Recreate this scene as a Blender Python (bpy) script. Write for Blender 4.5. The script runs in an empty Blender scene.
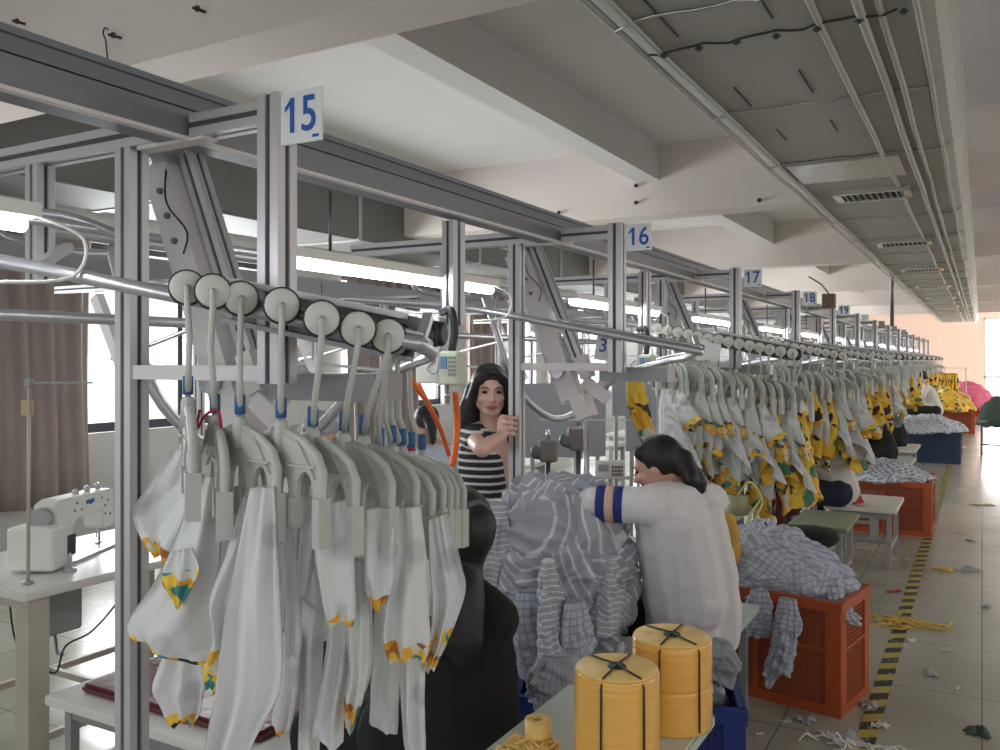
import bpy, bmesh, math, random
from mathutils import Vector, Matrix, Quaternion, noise
R_ = math.radians
H = 1.65; FPX = 860.0; TH = math.atan(482/860.0); CT, SN = math.cos(TH), math.sin(TH)
sc = bpy.context.scene
COL = sc.collection

def V(*a): return Vector(a)
def P(px, py, F):
    r = (px-500)/FPX*F
    return V(r*CT-F*SN, r*SN+F*CT, H-(py-360)/FPX*F)
def G(px, py, z): return P(px, py, (H-z)*FPX/(py-360))

# ------------------------------------------------------------------ materials
MATS = {}
def nodes_of(m):
    m.use_nodes = True
    return m.node_tree.nodes, m.node_tree.links
def mat(name, col, rough=.5, metal=0.0, var=.0, vscale=8, bump=0.0, bscale=40, spec=.5, emit=None, estr=0, coat=0):
    if name in MATS: return MATS[name]
    m = bpy.data.materials.new(name); N, L = nodes_of(m)
    b = N['Principled BSDF']
    b.inputs['Base Color'].default_value = (*col, 1); b.inputs['Roughness'].default_value = rough
    b.inputs['Metallic'].default_value = metal; b.inputs['Specular IOR Level'].default_value = spec
    if coat: b.inputs['Coat Weight'].default_value = coat
    if emit:
        b.inputs['Emission Color'].default_value = (*emit, 1); b.inputs['Emission Strength'].default_value = estr
    if var or bump:
        tc = N.new('ShaderNodeTexCoord')
    if var:
        t = N.new('ShaderNodeTexNoise'); t.inputs['Scale'].default_value = vscale; t.inputs['Detail'].default_value = 4
        L.new(tc.outputs['Object'], t.inputs['Vector'])
        mx = N.new('ShaderNodeMix'); mx.data_type = 'RGBA'
        mx.inputs[6].default_value = (*[max(0, c*(1-var)) for c in col], 1); mx.inputs[7].default_value = (*[min(1, c*(1+var)) for c in col], 1)
        L.new(t.outputs['Fac'], mx.inputs[0]); L.new(mx.outputs[2], b.inputs['Base Color'])
    if bump:
        t2 = N.new('ShaderNodeTexNoise'); t2.inputs['Scale'].default_value = bscale; t2.inputs['Detail'].default_value = 5
        L.new(tc.outputs['Object'], t2.inputs['Vector'])
        bp = N.new('ShaderNodeBump'); bp.inputs['Strength'].default_value = bump; bp.inputs['Distance'].default_value = .01
        L.new(t2.outputs['Fac'], bp.inputs['Height']); L.new(bp.outputs['Normal'], b.inputs['Normal'])
    MATS[name] = m; return m

ALU = mat('aluminium', (.60, .59, .60), .42, .35, .05, 6)
ALUD = mat('aluminium_groove', (.10, .10, .11), .6, .2)
ALUW = mat('white_powder_coat', (.74, .70, .69), .5, 0, .04, 5)
RAILG = mat('grey_anodised_rail', (.24, .245, .26), .45, .4, .06, 3)
PIPE = mat('steel_pipe', (.52, .52, .54), .3, .6, .05, 5)
PIPED = mat('dark_steel', (.16, .16, .17), .4, .6)
WHT = mat('white_plastic', (.78, .79, .75), .45)
HANG = mat('hanger_plastic', (.52, .535, .49), .5, 0, .05, 30)
HANGW = mat('wheel_face', (.66, .655, .61), .45, 0, .04, 40)
BLK = mat('black_rubber', (.02, .02, .022), .5)
BLUE = mat('blue_sleeve', (.02, .10, .26), .5)
CEIL = mat('ceiling_plaster', (.74, .72, .71), .9, 0, .05, .7, .1, 20)
BEAMM = mat('beam_plaster', (.72, .65, .60), .9, 0, .05, .8, .1, 20)
WALLM = mat('wall_paint', (.62, .61, .60), .85, 0, .04, 1.5)
PINKW = mat('far_wall_paint', (.82, .60, .50), .85, 0, .03, 1)
DUCTM = mat('duct_skin', (.38, .372, .33), .6, .0, .14, 2.2, .25, 6)
DUCTL = mat('duct_tape_metal', (.62, .61, .56), .22, .8, .1, 20)
DIRT_SHADE = mat('dirt_and_vent_shade', (.05, .05, .045), .9)  # dirt on duct and bolts, also painted shade in the vent openings
NAVYT = mat('sign_blue', (.02, .10, .42), .5)
SIGNW = mat('sign_white', (.80, .82, .82), .5)
TABW = mat('table_laminate', (.74, .72, .68), .3, 0, .03, 4)
TABG = mat('pale_green_laminate', (.55, .62, .55), .35, 0, .05, 6)
LEGB = mat('beige_painted_steel', (.50, .46, .38), .5, 0, .1, 8)
LEGG = mat('grey_painted_steel', (.35, .36, .36), .5, .2)
MAROON = mat('maroon_vinyl', (.13, .022, .03), .3, 0, .2, 10, .3, 25)
SKIN = mat('skin', (.62, .36, .27), .5, 0, .05, 20)
SKIN2 = mat('skin_face', (.68, .43, .34), .5, 0, .04, 20)
HAIR = mat('black_hair', (.012, .010, .010), .45, 0, .3, 60, .4, 120)
LIPS = mat('lips', (.42, .12, .11), .4)
EYE = mat('eye_dark', (.02, .012, .01), .25)
EYEW = mat('eye_white', (.7, .68, .65), .3)
CREAM = mat('white_shirt', (.80, .78, .78), .9, 0, .04, 6, .25, 30)
CREAM2 = mat('offwhite_shirt', (.66, .63, .58), .9, 0, .04, 6, .2, 30)
LBLUE = mat('pale_blue_shirt', (.60, .66, .76), .9, 0, .04, 6)
BLKC = mat('black_cloth', (.012, .012, .013), .9, 0, .2, 12, .3, 30)
NAVYC = mat('navy_cloth', (.02, .025, .05), .9, 0, .2, 12, .2, 30)
PEACH = mat('peach_band', (.72, .48, .38), .8)
NAVYB = mat('navy_band', (.02, .04, .22), .8)
ORP = mat('orange_plastic', (.44, .085, .02), .5, 0, .12, 6)
ORPL = mat('orange_lattice', (.36, .085, .03), .6, 0, .12, 6)
ORPI = mat('orange_mesh_shade', (.30, .075, .035), .6, 0, .2, 10)  # darkened to paint the shade seen through the mesh holes
BLP = mat('blue_plastic', (.012, .035, .20), .45, 0, .1, 6)
BLPI = mat('blue_mesh_shade', (.015, .022, .10), .6, 0, .3, 10)  # darker blue paints the shade behind the crate lattice
NVP = mat('navy_plastic', (.03, .06, .12), .5)
RED = mat('red_cloth', (.38, .02, .04), .8, 0, .2, 10)
REDP = mat('red_plastic', (.75, .08, .06), .5)
ORC = mat('orange_hose', (.85, .17, .03), .35)
GRN = mat('green_pale', (.45, .5, .25), .6)
YEL = mat('yellow_strip', (.72, .48, .10), .7, 0, .1, 30)
YELB = mat('yellow_green_tape', (.62, .62, .16), .6)
GLASSB = mat('lcd_screen', (.10, .22, .40), .15)
LAV = mat('lavender_white_panel', (.55, .54, .62), .5)
CARD = mat('tan_card', (.55, .45, .25), .7)
GCARD = mat('grey_cloth_scrap', (.36, .37, .38), .9, 0, .15, 12)
WSCR = mat('white_scrap', (.72, .70, .66), .8)
DGRN = mat('dark_green_scrap', (.06, .10, .08), .9)
CONE = mat('lavender_thread', (.40, .42, .52), .7, 0, .05, 80)

def tubemat():
    m = bpy.data.materials.new('fluorescent_tube'); N, L = nodes_of(m)
    N.remove(N['Principled BSDF']); e = N.new('ShaderNodeEmission'); e.inputs[0].default_value = (.93, .96, 1, 1); e.inputs[1].default_value = 18
    L.new(e.outputs[0], N['Material Output'].inputs[0]); return m
TUBE = tubemat()

def floormat():
    m = bpy.data.materials.new('polished_floor_tiles'); N, L = nodes_of(m); b = N['Principled BSDF']
    tc = N.new('ShaderNodeTexCoord'); br = N.new('ShaderNodeTexBrick')
    br.offset = 0; br.inputs['Scale'].default_value = 1; br.inputs['Brick Width'].default_value = .8; br.inputs['Row Height'].default_value = .8
    br.inputs['Mortar Size'].default_value = .0035; br.inputs['Color1'].default_value = (.41, .395, .325, 1); br.inputs['Color2'].default_value = (.38, .372, .305, 1)
    br.inputs['Mortar'].default_value = (.17, .16, .13, 1)
    L.new(tc.outputs['Object'], br.inputs['Vector'])
    n = N.new('ShaderNodeTexNoise'); n.inputs['Scale'].default_value = 1.7; n.inputs['Detail'].default_value = 6
    L.new(tc.outputs['Object'], n.inputs['Vector'])
    mx = N.new('ShaderNodeMix'); mx.data_type = 'RGBA'; mx.blend_type = 'MULTIPLY'; mx.inputs[0].default_value = .35
    cr = N.new('ShaderNodeValToRGB'); cr.color_ramp.elements[0].position = .35; cr.color_ramp.elements[0].color = (.78, .77, .75, 1); cr.color_ramp.elements[1].position = .65
    L.new(n.outputs['Fac'], cr.inputs[0]); L.new(br.outputs['Color'], mx.inputs[6]); L.new(cr.outputs[0], mx.inputs[7])
    L.new(mx.outputs[2], b.inputs['Base Color'])
    mr = N.new('ShaderNodeMapRange'); mr.inputs[3].default_value = .14; mr.inputs[4].default_value = .34
    L.new(n.outputs['Fac'], mr.inputs[0]); L.new(mr.outputs[0], b.inputs['Roughness'])
    return m
FLOOR = floormat()

def garmentmat(name, base, thr, allprint=False, dots=True):
    """off-white cloth with faint grey dots and a floral hem; UV.y runs from top (0) to hem (1)"""
    m = bpy.data.materials.new(name); N, L = nodes_of(m); b = N['Principled BSDF']
    b.inputs['Roughness'].default_value = .6; b.inputs['Sheen Weight'].default_value = .15
    tc = N.new('ShaderNodeTexCoord')
    # print colours
    vo = N.new('ShaderNodeTexVoronoi'); vo.inputs['Scale'].default_value = 16 if allprint else 34
    ns = N.new('ShaderNodeTexNoise'); ns.inputs['Scale'].default_value = 20
    L.new(tc.outputs['Object'], ns.inputs['Vector'])
    ad = N.new('ShaderNodeMix'); ad.data_type = 'VECTOR'; ad.inputs[0].default_value = .08
    L.new(tc.outputs['Object'], ad.inputs[4]); L.new(ns.outputs['Color'], ad.inputs[5]); L.new(ad.outputs[1], vo.inputs['Vector'])
    sp = N.new('ShaderNodeSeparateColor'); L.new(vo.outputs['Color'], sp.inputs[0])
    cr = N.new('ShaderNodeValToRGB'); cr.color_ramp.interpolation = 'CONSTANT'
    cols = [(0, (.82, .42, .03)), (.34, (.88, .60, .06)), (.60, (.05, .30, .30)), (.72, (.02, .015, .01)), (.84, (.72, .70, .62)), (.93, (.45, .16, .03))]
    if allprint: cols = [(0, (.80, .44, .03)), (.4, (.85, .58, .05)), (.74, (.06, .20, .10)), (.82, (.04, .02, .015)), (.9, (.62, .62, .52)), (.96, (.4, .08, .03))]
    e = cr.color_ramp.elements
    e[0].position = 0; e[0].color = (*cols[0][1], 1); e[1].position = cols[1][0]; e[1].color = (*cols[1][1], 1)
    for p, c in cols[2:]:
        q = e.new(p); q.color = (*c, 1)
    L.new(sp.outputs[0], cr.inputs[0])
    # body
    bc = N.new('ShaderNodeRGB'); bc.outputs[0].default_value = (*base, 1); body = bc.outputs[0]
    if dots:
        v2 = N.new('ShaderNodeTexVoronoi'); v2.inputs['Scale'].default_value = 9; v2.inputs['Randomness'].default_value = .5
        L.new(tc.outputs['Object'], v2.inputs['Vector'])
        c2 = N.new('ShaderNodeValToRGB'); c2.color_ramp.elements[0].position = .17; c2.color_ramp.elements[0].color = (.80, .79, .82, 1); c2.color_ramp.elements[1].position = .27
        L.new(v2.outputs['Distance'], c2.inputs[0])
        mm = N.new('ShaderNodeMix'); mm.data_type = 'RGBA'; mm.blend_type = 'MULTIPLY'; mm.inputs[0].default_value = 1
        L.new(body, mm.inputs[6]); L.new(c2.outputs[0], mm.inputs[7]); body = mm.outputs[2]
    uv = N.new('ShaderNodeSeparateXYZ'); L.new(tc.outputs['UV'], uv.inputs[0])
    n3 = N.new('ShaderNodeTexNoise'); n3.inputs['Scale'].default_value = 2.6
    L.new(tc.outputs['Object'], n3.inputs['Vector'])
    a = N.new('ShaderNodeMath'); a.operation = 'MULTIPLY_ADD'; a.inputs[1].default_value = .45; L.new(n3.outputs['Fac'], a.inputs[0]); L.new(uv.outputs['Y'], a.inputs[2])
    g = N.new('ShaderNodeMath'); g.operation = 'GREATER_THAN'; g.inputs[1].default_value = thr; L.new(a.outputs[0], g.inputs[0])
    mx = N.new('ShaderNodeMix'); mx.data_type = 'RGBA'
    L.new(g.outputs[0], mx.inputs[0]); L.new(body, mx.inputs[6]); L.new(cr.outputs[0], mx.inputs[7])
    L.new(mx.outputs[2], b.inputs['Base Color'])
    t2 = N.new('ShaderNodeTexNoise'); t2.inputs['Scale'].default_value = 22; t2.inputs['Detail'].default_value = 4
    L.new(tc.outputs['Object'], t2.inputs['Vector'])
    bp = N.new('ShaderNodeBump'); bp.inputs['Strength'].default_value = .35; bp.inputs['Distance'].default_value = .01
    L.new(t2.outputs['Fac'], bp.inputs['Height']); L.new(bp.outputs['Normal'], b.inputs['Normal'])
    return m
GM = [garmentmat('satin_floral_hem', (.72, .735, .73), 1.15), garmentmat('satin_floral_wide_hem', (.71, .73, .73), 1.06),
      garmentmat('satin_plain', (.68, .70, .69), 1.40), garmentmat('satin_thin_hem', (.66, .665, .65), 1.19)]
GMY = garmentmat('yellow_floral_cloth', (.7, .5, .1), -1, True, False)
GMP = garmentmat('pale_and_floral_cloth', (.66, .69, .66), .98, False, False)

def stripemat(name, base, line, freq, plaid=False, fac=.12):
    m = bpy.data.materials.new(name); N, L = nodes_of(m); b = N['Principled BSDF']; b.inputs['Roughness'].default_value = .9
    tc = N.new('ShaderNodeTexCoord'); s = N.new('ShaderNodeSeparateXYZ'); L.new(tc.outputs['UV'], s.inputs[0])
    def lines(sock, f, w):
        a = N.new('ShaderNodeMath'); a.operation = 'MULTIPLY'; a.inputs[1].default_value = f; L.new(sock, a.inputs[0])
        fr = N.new('ShaderNodeMath'); fr.operation = 'FRACT'; L.new(a.outputs[0], fr.inputs[0])
        lt = N.new('ShaderNodeMath'); lt.operation = 'LESS_THAN'; lt.inputs[1].default_value = w; L.new(fr.outputs[0], lt.inputs[0]); return lt.outputs[0]
    f = lines(s.outputs['Y'], freq, fac)
    if plaid:
        g = lines(s.outputs['X'], freq, fac); mxx = N.new('ShaderNodeMath'); mxx.operation = 'MAXIMUM'; L.new(f, mxx.inputs[0]); L.new(g, mxx.inputs[1]); f = mxx.outputs[0]
    mx = N.new('ShaderNodeMix'); mx.data_type = 'RGBA'; mx.inputs[6].default_value = (*base, 1); mx.inputs[7].default_value = (*line, 1)
    L.new(f, mx.inputs[0]); L.new(mx.outputs[2], b.inputs['Base Color'])
    return m
GSTR = stripemat('grey_striped_cotton', (.40, .42, .47), (.70, .71, .74), 46, False, .22)
GPLD = stripemat('grey_checked_cotton', (.50, .53, .60), (.33, .355, .42), 40, True, .25)
GDRK = stripemat('dark_grey_mixed_cloth', (.20, .205, .21), (.42, .43, .44), 20, False, .3)
GBLU = stripemat('blue_grey_mixed_cloth', (.26, .31, .37), (.62, .66, .70), 24, True, .35)
WSTR = stripemat('black_white_striped_knit', (.025, .025, .03), (.72, .70, .68), 1, False, .36)
CURT = mat('curtain_cloth', (.36, .30, .28), .9, 0, .1, 5, .1, 60)

def shirtstripe():
    m = bpy.data.materials.new('striped_tee'); N, L = nodes_of(m); b = N['Principled BSDF']; b.inputs['Roughness'].default_value = .9
    tc = N.new('ShaderNodeTexCoord'); s = N.new('ShaderNodeSeparateXYZ'); L.new(tc.outputs['Object'], s.inputs[0])
    a = N.new('ShaderNodeMath'); a.operation = 'MULTIPLY'; a.inputs[1].default_value = 30; L.new(s.outputs['Z'], a.inputs[0])
    fr = N.new('ShaderNodeMath'); fr.operation = 'FRACT'; L.new(a.outputs[0], fr.inputs[0])
    lt = N.new('ShaderNodeMath'); lt.operation = 'LESS_THAN'; lt.inputs[1].default_value = .36; L.new(fr.outputs[0], lt.inputs[0])
    mx = N.new('ShaderNodeMix'); mx.data_type = 'RGBA'; mx.inputs[6].default_value = (.03, .03, .035, 1); mx.inputs[7].default_value = (.72, .70, .68, 1)
    L.new(lt.outputs[0], mx.inputs[0]); L.new(mx.outputs[2], b.inputs['Base Color']); return m
TEE = shirtstripe()

def tapemat():
    m = bpy.data.materials.new('hazard_tape'); N, L = nodes_of(m); b = N['Principled BSDF']; b.inputs['Roughness'].default_value = .5
    tc = N.new('ShaderNodeTexCoord'); s = N.new('ShaderNodeSeparateXYZ'); L.new(tc.outputs['Object'], s.inputs[0])
    a = N.new('ShaderNodeMath'); a.operation = 'MULTIPLY_ADD'; a.inputs[1].default_value = -.7; L.new(s.outputs['X'], a.inputs[0]); L.new(s.outputs['Y'], a.inputs[2])
    c = N.new('ShaderNodeMath'); c.operation = 'MULTIPLY'; c.inputs[1].default_value = 5.2; L.new(a.outputs[0], c.inputs[0])
    fr = N.new('ShaderNodeMath'); fr.operation = 'FRACT'; L.new(c.outputs[0], fr.inputs[0])
    lt = N.new('ShaderNodeMath'); lt.operation = 'LESS_THAN'; lt.inputs[1].default_value = .5; L.new(fr.outputs[0], lt.inputs[0])
    n = N.new('ShaderNodeTexNoise'); n.inputs['Scale'].default_value = 14; L.new(tc.outputs['Object'], n.inputs['Vector'])
    gt = N.new('ShaderNodeMath'); gt.operation = 'LESS_THAN'; gt.inputs[1].default_value = .36; L.new(n.outputs['Fac'], gt.inputs[0])
    mx = N.new('ShaderNodeMix'); mx.data_type = 'RGBA'; mx.inputs[6].default_value = (.45, .37, .07, 1); mx.inputs[7].default_value = (.025, .025, .02, 1)
    L.new(lt.outputs[0], mx.inputs[0])
    m2 = N.new('ShaderNodeMix'); m2.data_type = 'RGBA'; m2.inputs[7].default_value = (.34, .30, .18, 1)
    L.new(gt.outputs[0], m2.inputs[0]); L.new(mx.outputs[2], m2.inputs[6]); L.new(m2.outputs[2], b.inputs['Base Color']); return m
TAPE = tapemat()

def spoolmat():
    m = bpy.data.materials.new('yellow_wrapped_strip'); N, L = nodes_of(m); b = N['Principled BSDF']
    b.inputs['Roughness'].default_value = .22; b.inputs['Coat Weight'].default_value = .5; b.inputs['Coat Roughness'].default_value = .12
    tc = N.new('ShaderNodeTexCoord')
    mp = N.new('ShaderNodeMapping'); mp.inputs['Scale'].default_value = (6, 6, 160); L.new(tc.outputs['Object'], mp.inputs[0])
    n = N.new('ShaderNodeTexNoise'); n.inputs['Scale'].default_value = 1; n.inputs['Detail'].default_value = 3; L.new(mp.outputs[0], n.inputs['Vector'])
    mx = N.new('ShaderNodeMix'); mx.data_type = 'RGBA'; mx.inputs[6].default_value = (.88, .42, .06, 1); mx.inputs[7].default_value = (.96, .58, .15, 1)
    L.new(n.outputs['Fac'], mx.inputs[0]); L.new(mx.outputs[2], b.inputs['Base Color'])
    bp = N.new('ShaderNodeBump'); bp.inputs['Strength'].default_value = .35; bp.inputs['Distance'].default_value = .003
    L.new(n.outputs['Fac'], bp.inputs['Height']); L.new(bp.outputs['Normal'], b.inputs['Normal']); L.new(bp.outputs['Normal'], b.inputs['Coat Normal'])
    return m
SPOOL = spoolmat()
SPTOP = mat('yellow_spool_face', (.92, .64, .22), .4, 0, .06, 40, .2, 60)

def glassmat():
    m = bpy.data.materials.new('window_glass'); N, L = nodes_of(m); N.remove(N['Principled BSDF'])
    t = N.new('ShaderNodeBsdfTransparent'); g = N.new('ShaderNodeBsdfGlossy'); g.inputs['Roughness'].default_value = .02
    mx = N.new('ShaderNodeMixShader'); mx.inputs[0].default_value = .06
    L.new(t.outputs[0], mx.inputs[1]); L.new(g.outputs[0], mx.inputs[2]); L.new(mx.outputs[0], N['Material Output'].inputs[0]); return m
GLASS = glassmat()

# ------------------------------------------------------------------ mesh helpers
def link(name, me, m=None, parent=None, loc=None, rz=0, smooth=False):
    o = bpy.data.objects.new(name, me); COL.objects.link(o)
    if m is not None and me is not None and hasattr(me, 'materials'):
        if isinstance(m, (list, tuple)):
            for q in m: me.materials.append(q)
        else: me.materials.append(m)
    if smooth and me is not None:
        for p in me.polygons: p.use_smooth = True
    if parent: o.parent = parent
    if loc is not None: o.location = loc
    if rz: o.rotation_euler = (0, 0, rz)
    return o
def mesh_from(bm, smooth=False):
    me = bpy.data.meshes.new('m'); bmesh.ops.recalc_face_normals(bm, faces=bm.faces); bm.to_mesh(me); bm.free()
    if smooth:
        for p in me.polygons: p.use_smooth = True
    return me
def tag(o, label, cat, group=None, kind=None):
    o['label'] = label; o['category'] = cat
    if group: o['group'] = group
    if kind: o['kind'] = kind
    return o
def thing(name, label, cat, loc=(0, 0, 0), rz=0, group=None):
    o = bpy.data.objects.new(name, None); COL.objects.link(o); o.location = loc; o.rotation_euler = (0, 0, rz); o.empty_display_size = .1
    return tag(o, label, cat, group)
class MB:
    def __init__(s): s.bm = bmesh.new()
    def box(s, x0, x1, y0, y1, z0, z1, M=None, mi=0):
        vs = [s.bm.verts.new((x, y, z)) for x in (x0, x1) for y in (y0, y1) for z in (z0, z1)]
        if M is not None:
            for v in vs: v.co = M @ v.co
        for q in ((0, 1, 3, 2), (4, 6, 7, 5), (0, 4, 5, 1), (2, 3, 7, 6), (0, 2, 6, 4), (1, 5, 7, 3)):
            f = s.bm.faces.new([vs[i] for i in q]); f.material_index = mi
        return s
    def bar(s, a, b, w, h, up=(0, 0, 1), mi=0):
        """box beam from a to b, w across, h along up"""
        a = Vector(a); b = Vector(b); d = (b-a); ln = d.length; d.normalize(); u = Vector(up)
        if abs(d.dot(u)) > .98: u = V(0, 1, 0)
        x = d.cross(u).normalized(); u = x.cross(d)
        M = Matrix((x, d, u)).transposed().to_4x4(); M.translation = a
        return s.box(-w/2, w/2, 0, ln, -h/2, h/2, M, mi)
    def tube(s, pts, r, n=8, cap=True, closed=False, radii=None, mi=0):
        pts = [Vector(p) for p in pts]; rings = []; prev = None
        for i, p in enumerate(pts):
            if closed: t = pts[(i+1) % len(pts)]-pts[i-1]
            else: t = pts[min(i+1, len(pts)-1)]-pts[max(i-1, 0)]
            if t.length < 1e-9: t = V(0, 0, 1)
            t.normalize()
            if prev is None:
                u = t.orthogonal().normalized()
            else:
                u = (prev - t*prev.dot(t))
                u = u.normalized() if u.length > 1e-6 else t.orthogonal().normalized()
            prev = u; w = t.cross(u); rr = radii[i] if radii else r
            rings.append([s.bm.verts.new(p+(u*math.cos(2*math.pi*k/n)+w*math.sin(2*math.pi*k/n))*rr) for k in range(n)])
        m = len(rings)
        for i in range(m if closed else m-1):
            A, B = rings[i], rings[(i+1) % m]
            for k in range(n):
                f = s.bm.faces.new((A[k], A[(k+1) % n], B[(k+1) % n], B[k])); f.smooth = True; f.material_index = mi
        if cap and not closed:
            s.bm.faces.new(rings[0][::-1]).material_index = mi; s.bm.faces.new(rings[-1]).material_index = mi
        return s
    def lathe(s, prof, n=24, c=(0, 0, 0), M=None, mi=0, smooth=True):
        rings = []
        for r, z in prof:
            ring = []
            for k in range(n):
                a = 2*math.pi*k/n; v = V(c[0]+r*math.cos(a), c[1]+r*math.sin(a), c[2]+z)
                ring.append(s.bm.verts.new(M @ v if M is not None else v))
            rings.append(ring)
        for A, B in zip(rings, rings[1:]):
            for k in range(n):
                f = s.bm.faces.new((A[k], A[(k+1) % n], B[(k+1) % n], B[k])); f.smooth = smooth; f.material_index = mi
        s.bm.faces.new(rings[0][::-1]).material_index = mi; s.bm.faces.new(rings[-1]).material_index = mi
        return s
    def prism(s, pts, t, M=None, mi=0):
        """2D outline in x,z, thickness t along y"""
        A = [s.bm.verts.new((x, -t/2, z)) for x, z in pts]; B = [s.bm.verts.new((x, t/2, z)) for x, z in pts]
        if M is not None:
            for v in A+B: v.co = M @ v.co
        n = len(pts); fs = [s.bm.faces.new(A), s.bm.faces.new(B[::-1])]
        for i in range(n): fs.append(s.bm.faces.new((A[i], B[i], B[(i+1) % n], A[(i+1) % n])))
        for f in fs: f.material_index = mi
        return s
    def bevel(s, w=.003, seg=1):
        bmesh.ops.bevel(s.bm, geom=[e for e in s.bm.edges], offset=w, segments=seg, affect='EDGES', clamp_overlap=True); return s
    def mesh(s, smooth=False): return mesh_from(s.bm, smooth)
    def build(s, name, m, parent=None, loc=None, rz=0, smooth=False): return link(name, s.mesh(smooth), m, parent, loc, rz)
def copy_tree(o, parent=None):
    c = o.copy(); COL.objects.link(c)
    if parent: c.parent = parent
    for ch in KIDS.get(o.name, []) or list(o.children): copy_tree(ch, c)
    return c
KIDS = {}
def arc(c, r, a0, a1, n, z=0.0, z1=None):
    out = []
    for i in range(n+1):
        a = R_(a0+(a1-a0)*i/n); out.append(V(c[0]+r*math.cos(a), c[1]+r*math.sin(a), z if z1 is None else z+(z1-z)*i/n))
    return out
def spline(pts, k=6):
    pts = [Vector(p) for p in pts]; out = []
    for i in range(len(pts)-1):
        p0 = pts[max(i-1, 0)]; p1 = pts[i]; p2 = pts[i+1]; p3 = pts[min(i+2, len(pts)-1)]
        for j in range(k):
            t = j/k; out.append(.5*((2*p1)+(p2-p0)*t+(2*p0-5*p1+4*p2-p3)*t*t+(3*p1-p0-3*p2+p3)*t**3))
    out.append(pts[-1]); return out
def structure(o): o['kind'] = 'structure'; return o

# profile extrusion with T-slots (square post, local z up from 0 to h)
def extr(mb, a, b, s=.054, up=(0, 0, 1), s2=None):
    """aluminium profile: core with raised corner strips leaving dark slots (mi 0 alu, mi 1 groove)"""
    a = Vector(a); b = Vector(b); d = (b-a); ln = d.length; d.normalize(); u = Vector(up)
    if abs(d.dot(u)) > .98: u = V(0, 1, 0)
    x = d.cross(u).normalized(); u = x.cross(d); s2 = s2 or s
    M = Matrix((x, d, u)).transposed().to_4x4(); M.translation = a
    mb.box(-s/2+.006, s/2-.006, .001, ln-.001, -s2/2+.006, s2/2-.006, M, 1)
    c = s*.38; c2 = s2*.38
    for sx in (-1, 1):
        for sz in (-1, 1):
            x0, x1 = sorted((sx*s/2, sx*(s/2-c))); z0, z1 = sorted((sz*s2/2, sz*(s2/2-c2)))
            mb.box(x0, x1, 0, ln, z0, z1, M, 0)
    return mb
PROF = (ALU, ALUD)

# ------------------------------------------------------------------ camera & render settings
cam = bpy.data.cameras.new('camera'); co = bpy.data.objects.new('camera', cam); COL.objects.link(co)
co.location = (0, 0, H); co.rotation_euler = (R_(90), 0, TH)
cam.sensor_width = 36; cam.lens = 36*FPX/1000; cam.shift_y = -.015; cam.clip_start = .05; cam.clip_end = 200
sc.camera = co
sc.view_settings.view_transform = 'Standard'; sc.view_settings.look = 'None'; sc.view_settings.gamma = 1
sc.view_settings.use_curve_mapping = False; sc.view_settings.exposure = 0.2
sc.cycles.use_denoising = True
sc.cycles.max_bounces = 8; sc.cycles.diffuse_bounces = 5; sc.cycles.glossy_bounces = 4; sc.cycles.transparent_max_bounces = 8
sc.cycles.caustics_reflective = False; sc.cycles.caustics_refractive = False; sc.cycles.sample_clamp_indirect = 6

# ------------------------------------------------------------------ room
XL, XR, YB, YF, ZC = -7.4, 4.2, -2.2, 36.0, 3.82
ZB = 3.12
structure(MB().box(XL-.3, XR+.3, YB, YF+.3, -.2, 0).build('floor', FLOOR))
structure(MB().box(XL-.3, XR+.3, YB, YF+.3, ZC, ZC+.2).build('ceiling', CEIL))
BY = [2.84+5.53*i for i in range(-0, 6)]
for i, y in enumerate(BY):
    structure(MB().box(XL, XR, y, y+.31, ZB, ZC).build('trim_%d' % (i+1), BEAMM))
ys = [YB]+[y for y in BY]+[YF]
k = 7
for xx in (-2.97, .95):
    for i in range(len(ys)-1):
        y0 = ys[i]+(.31 if i > 0 else 0); y1 = ys[i+1]
        structure(MB().box(xx-.12, xx+.12, y0, y1, 3.47 if xx < 0 else 3.35, ZC).build('trim_%d' % k, CEIL)); k += 1
# left wall with windows; windows are openings with frames, panes and curtains
wins = [(2.2, 4.6), (5.0, 7.7), (8.9, 11.4), (12.2, 14.6), (15.2, 18.4), (20, 23), (25, 29), (30.5, 34)]
WZ0, WZ1 = .95, 2.78
mb = MB()
mb.box(XL-.24, XL, YB, YF, 0, WZ0).box(XL-.24, XL, YB, YF, WZ1, ZC)
edges = [YB]+[v for w in wins for v in w]+[YF]
for i in range(0, len(edges), 2): mb.box(XL-.24, XL, edges[i], edges[i+1], WZ0, WZ1)
structure(mb.build('wall_left', WALLM))
def area(loc, rot, sx, sy, power, col=(1, 1, 1), name='daylight'):
    l = bpy.data.lights.new(name, 'AREA'); l.shape = 'RECTANGLE'; l.size = sx; l.size_y = sy; l.energy = power; l.color = col
    o = bpy.data.objects.new(name, l); COL.objects.link(o); o.location = loc; o.rotation_euler = rot; return o
DARKF = mat('dark_window_frame', (.04, .045, .055), .5)
for i, (a, b) in enumerate(wins):
    w = MB(); w.box(XL-.14, XL-.08, a, b, WZ0, WZ0+.09).box(XL-.14, XL-.08, a, b, WZ1-.06, WZ1).box(XL-.14, XL-.08, a, a+.05, WZ0, WZ1).box(XL-.14, XL-.08, b-.05, b, WZ0, WZ1)
    n = max(2, round((b-a)/1.25))
    for j in range(1, n): w.box(XL-.14, XL-.08, a+(b-a)*j/n-.03, a+(b-a)*j/n+.03, WZ0, WZ1)
    wo = structure(w.build('window_%d' % (i+1), DARKF))
    MB().box(XL-.115, XL-.105, a+.04, b-.04, WZ0+.05, WZ1-.04).build('window_pane', GLASS, wo)
    area((XL-.5, (a+b)/2, 1.95), (0, R_(-90), 0), 1.9, (b-a), 105*(b-a), (.93, .97, 1.0))
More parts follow.
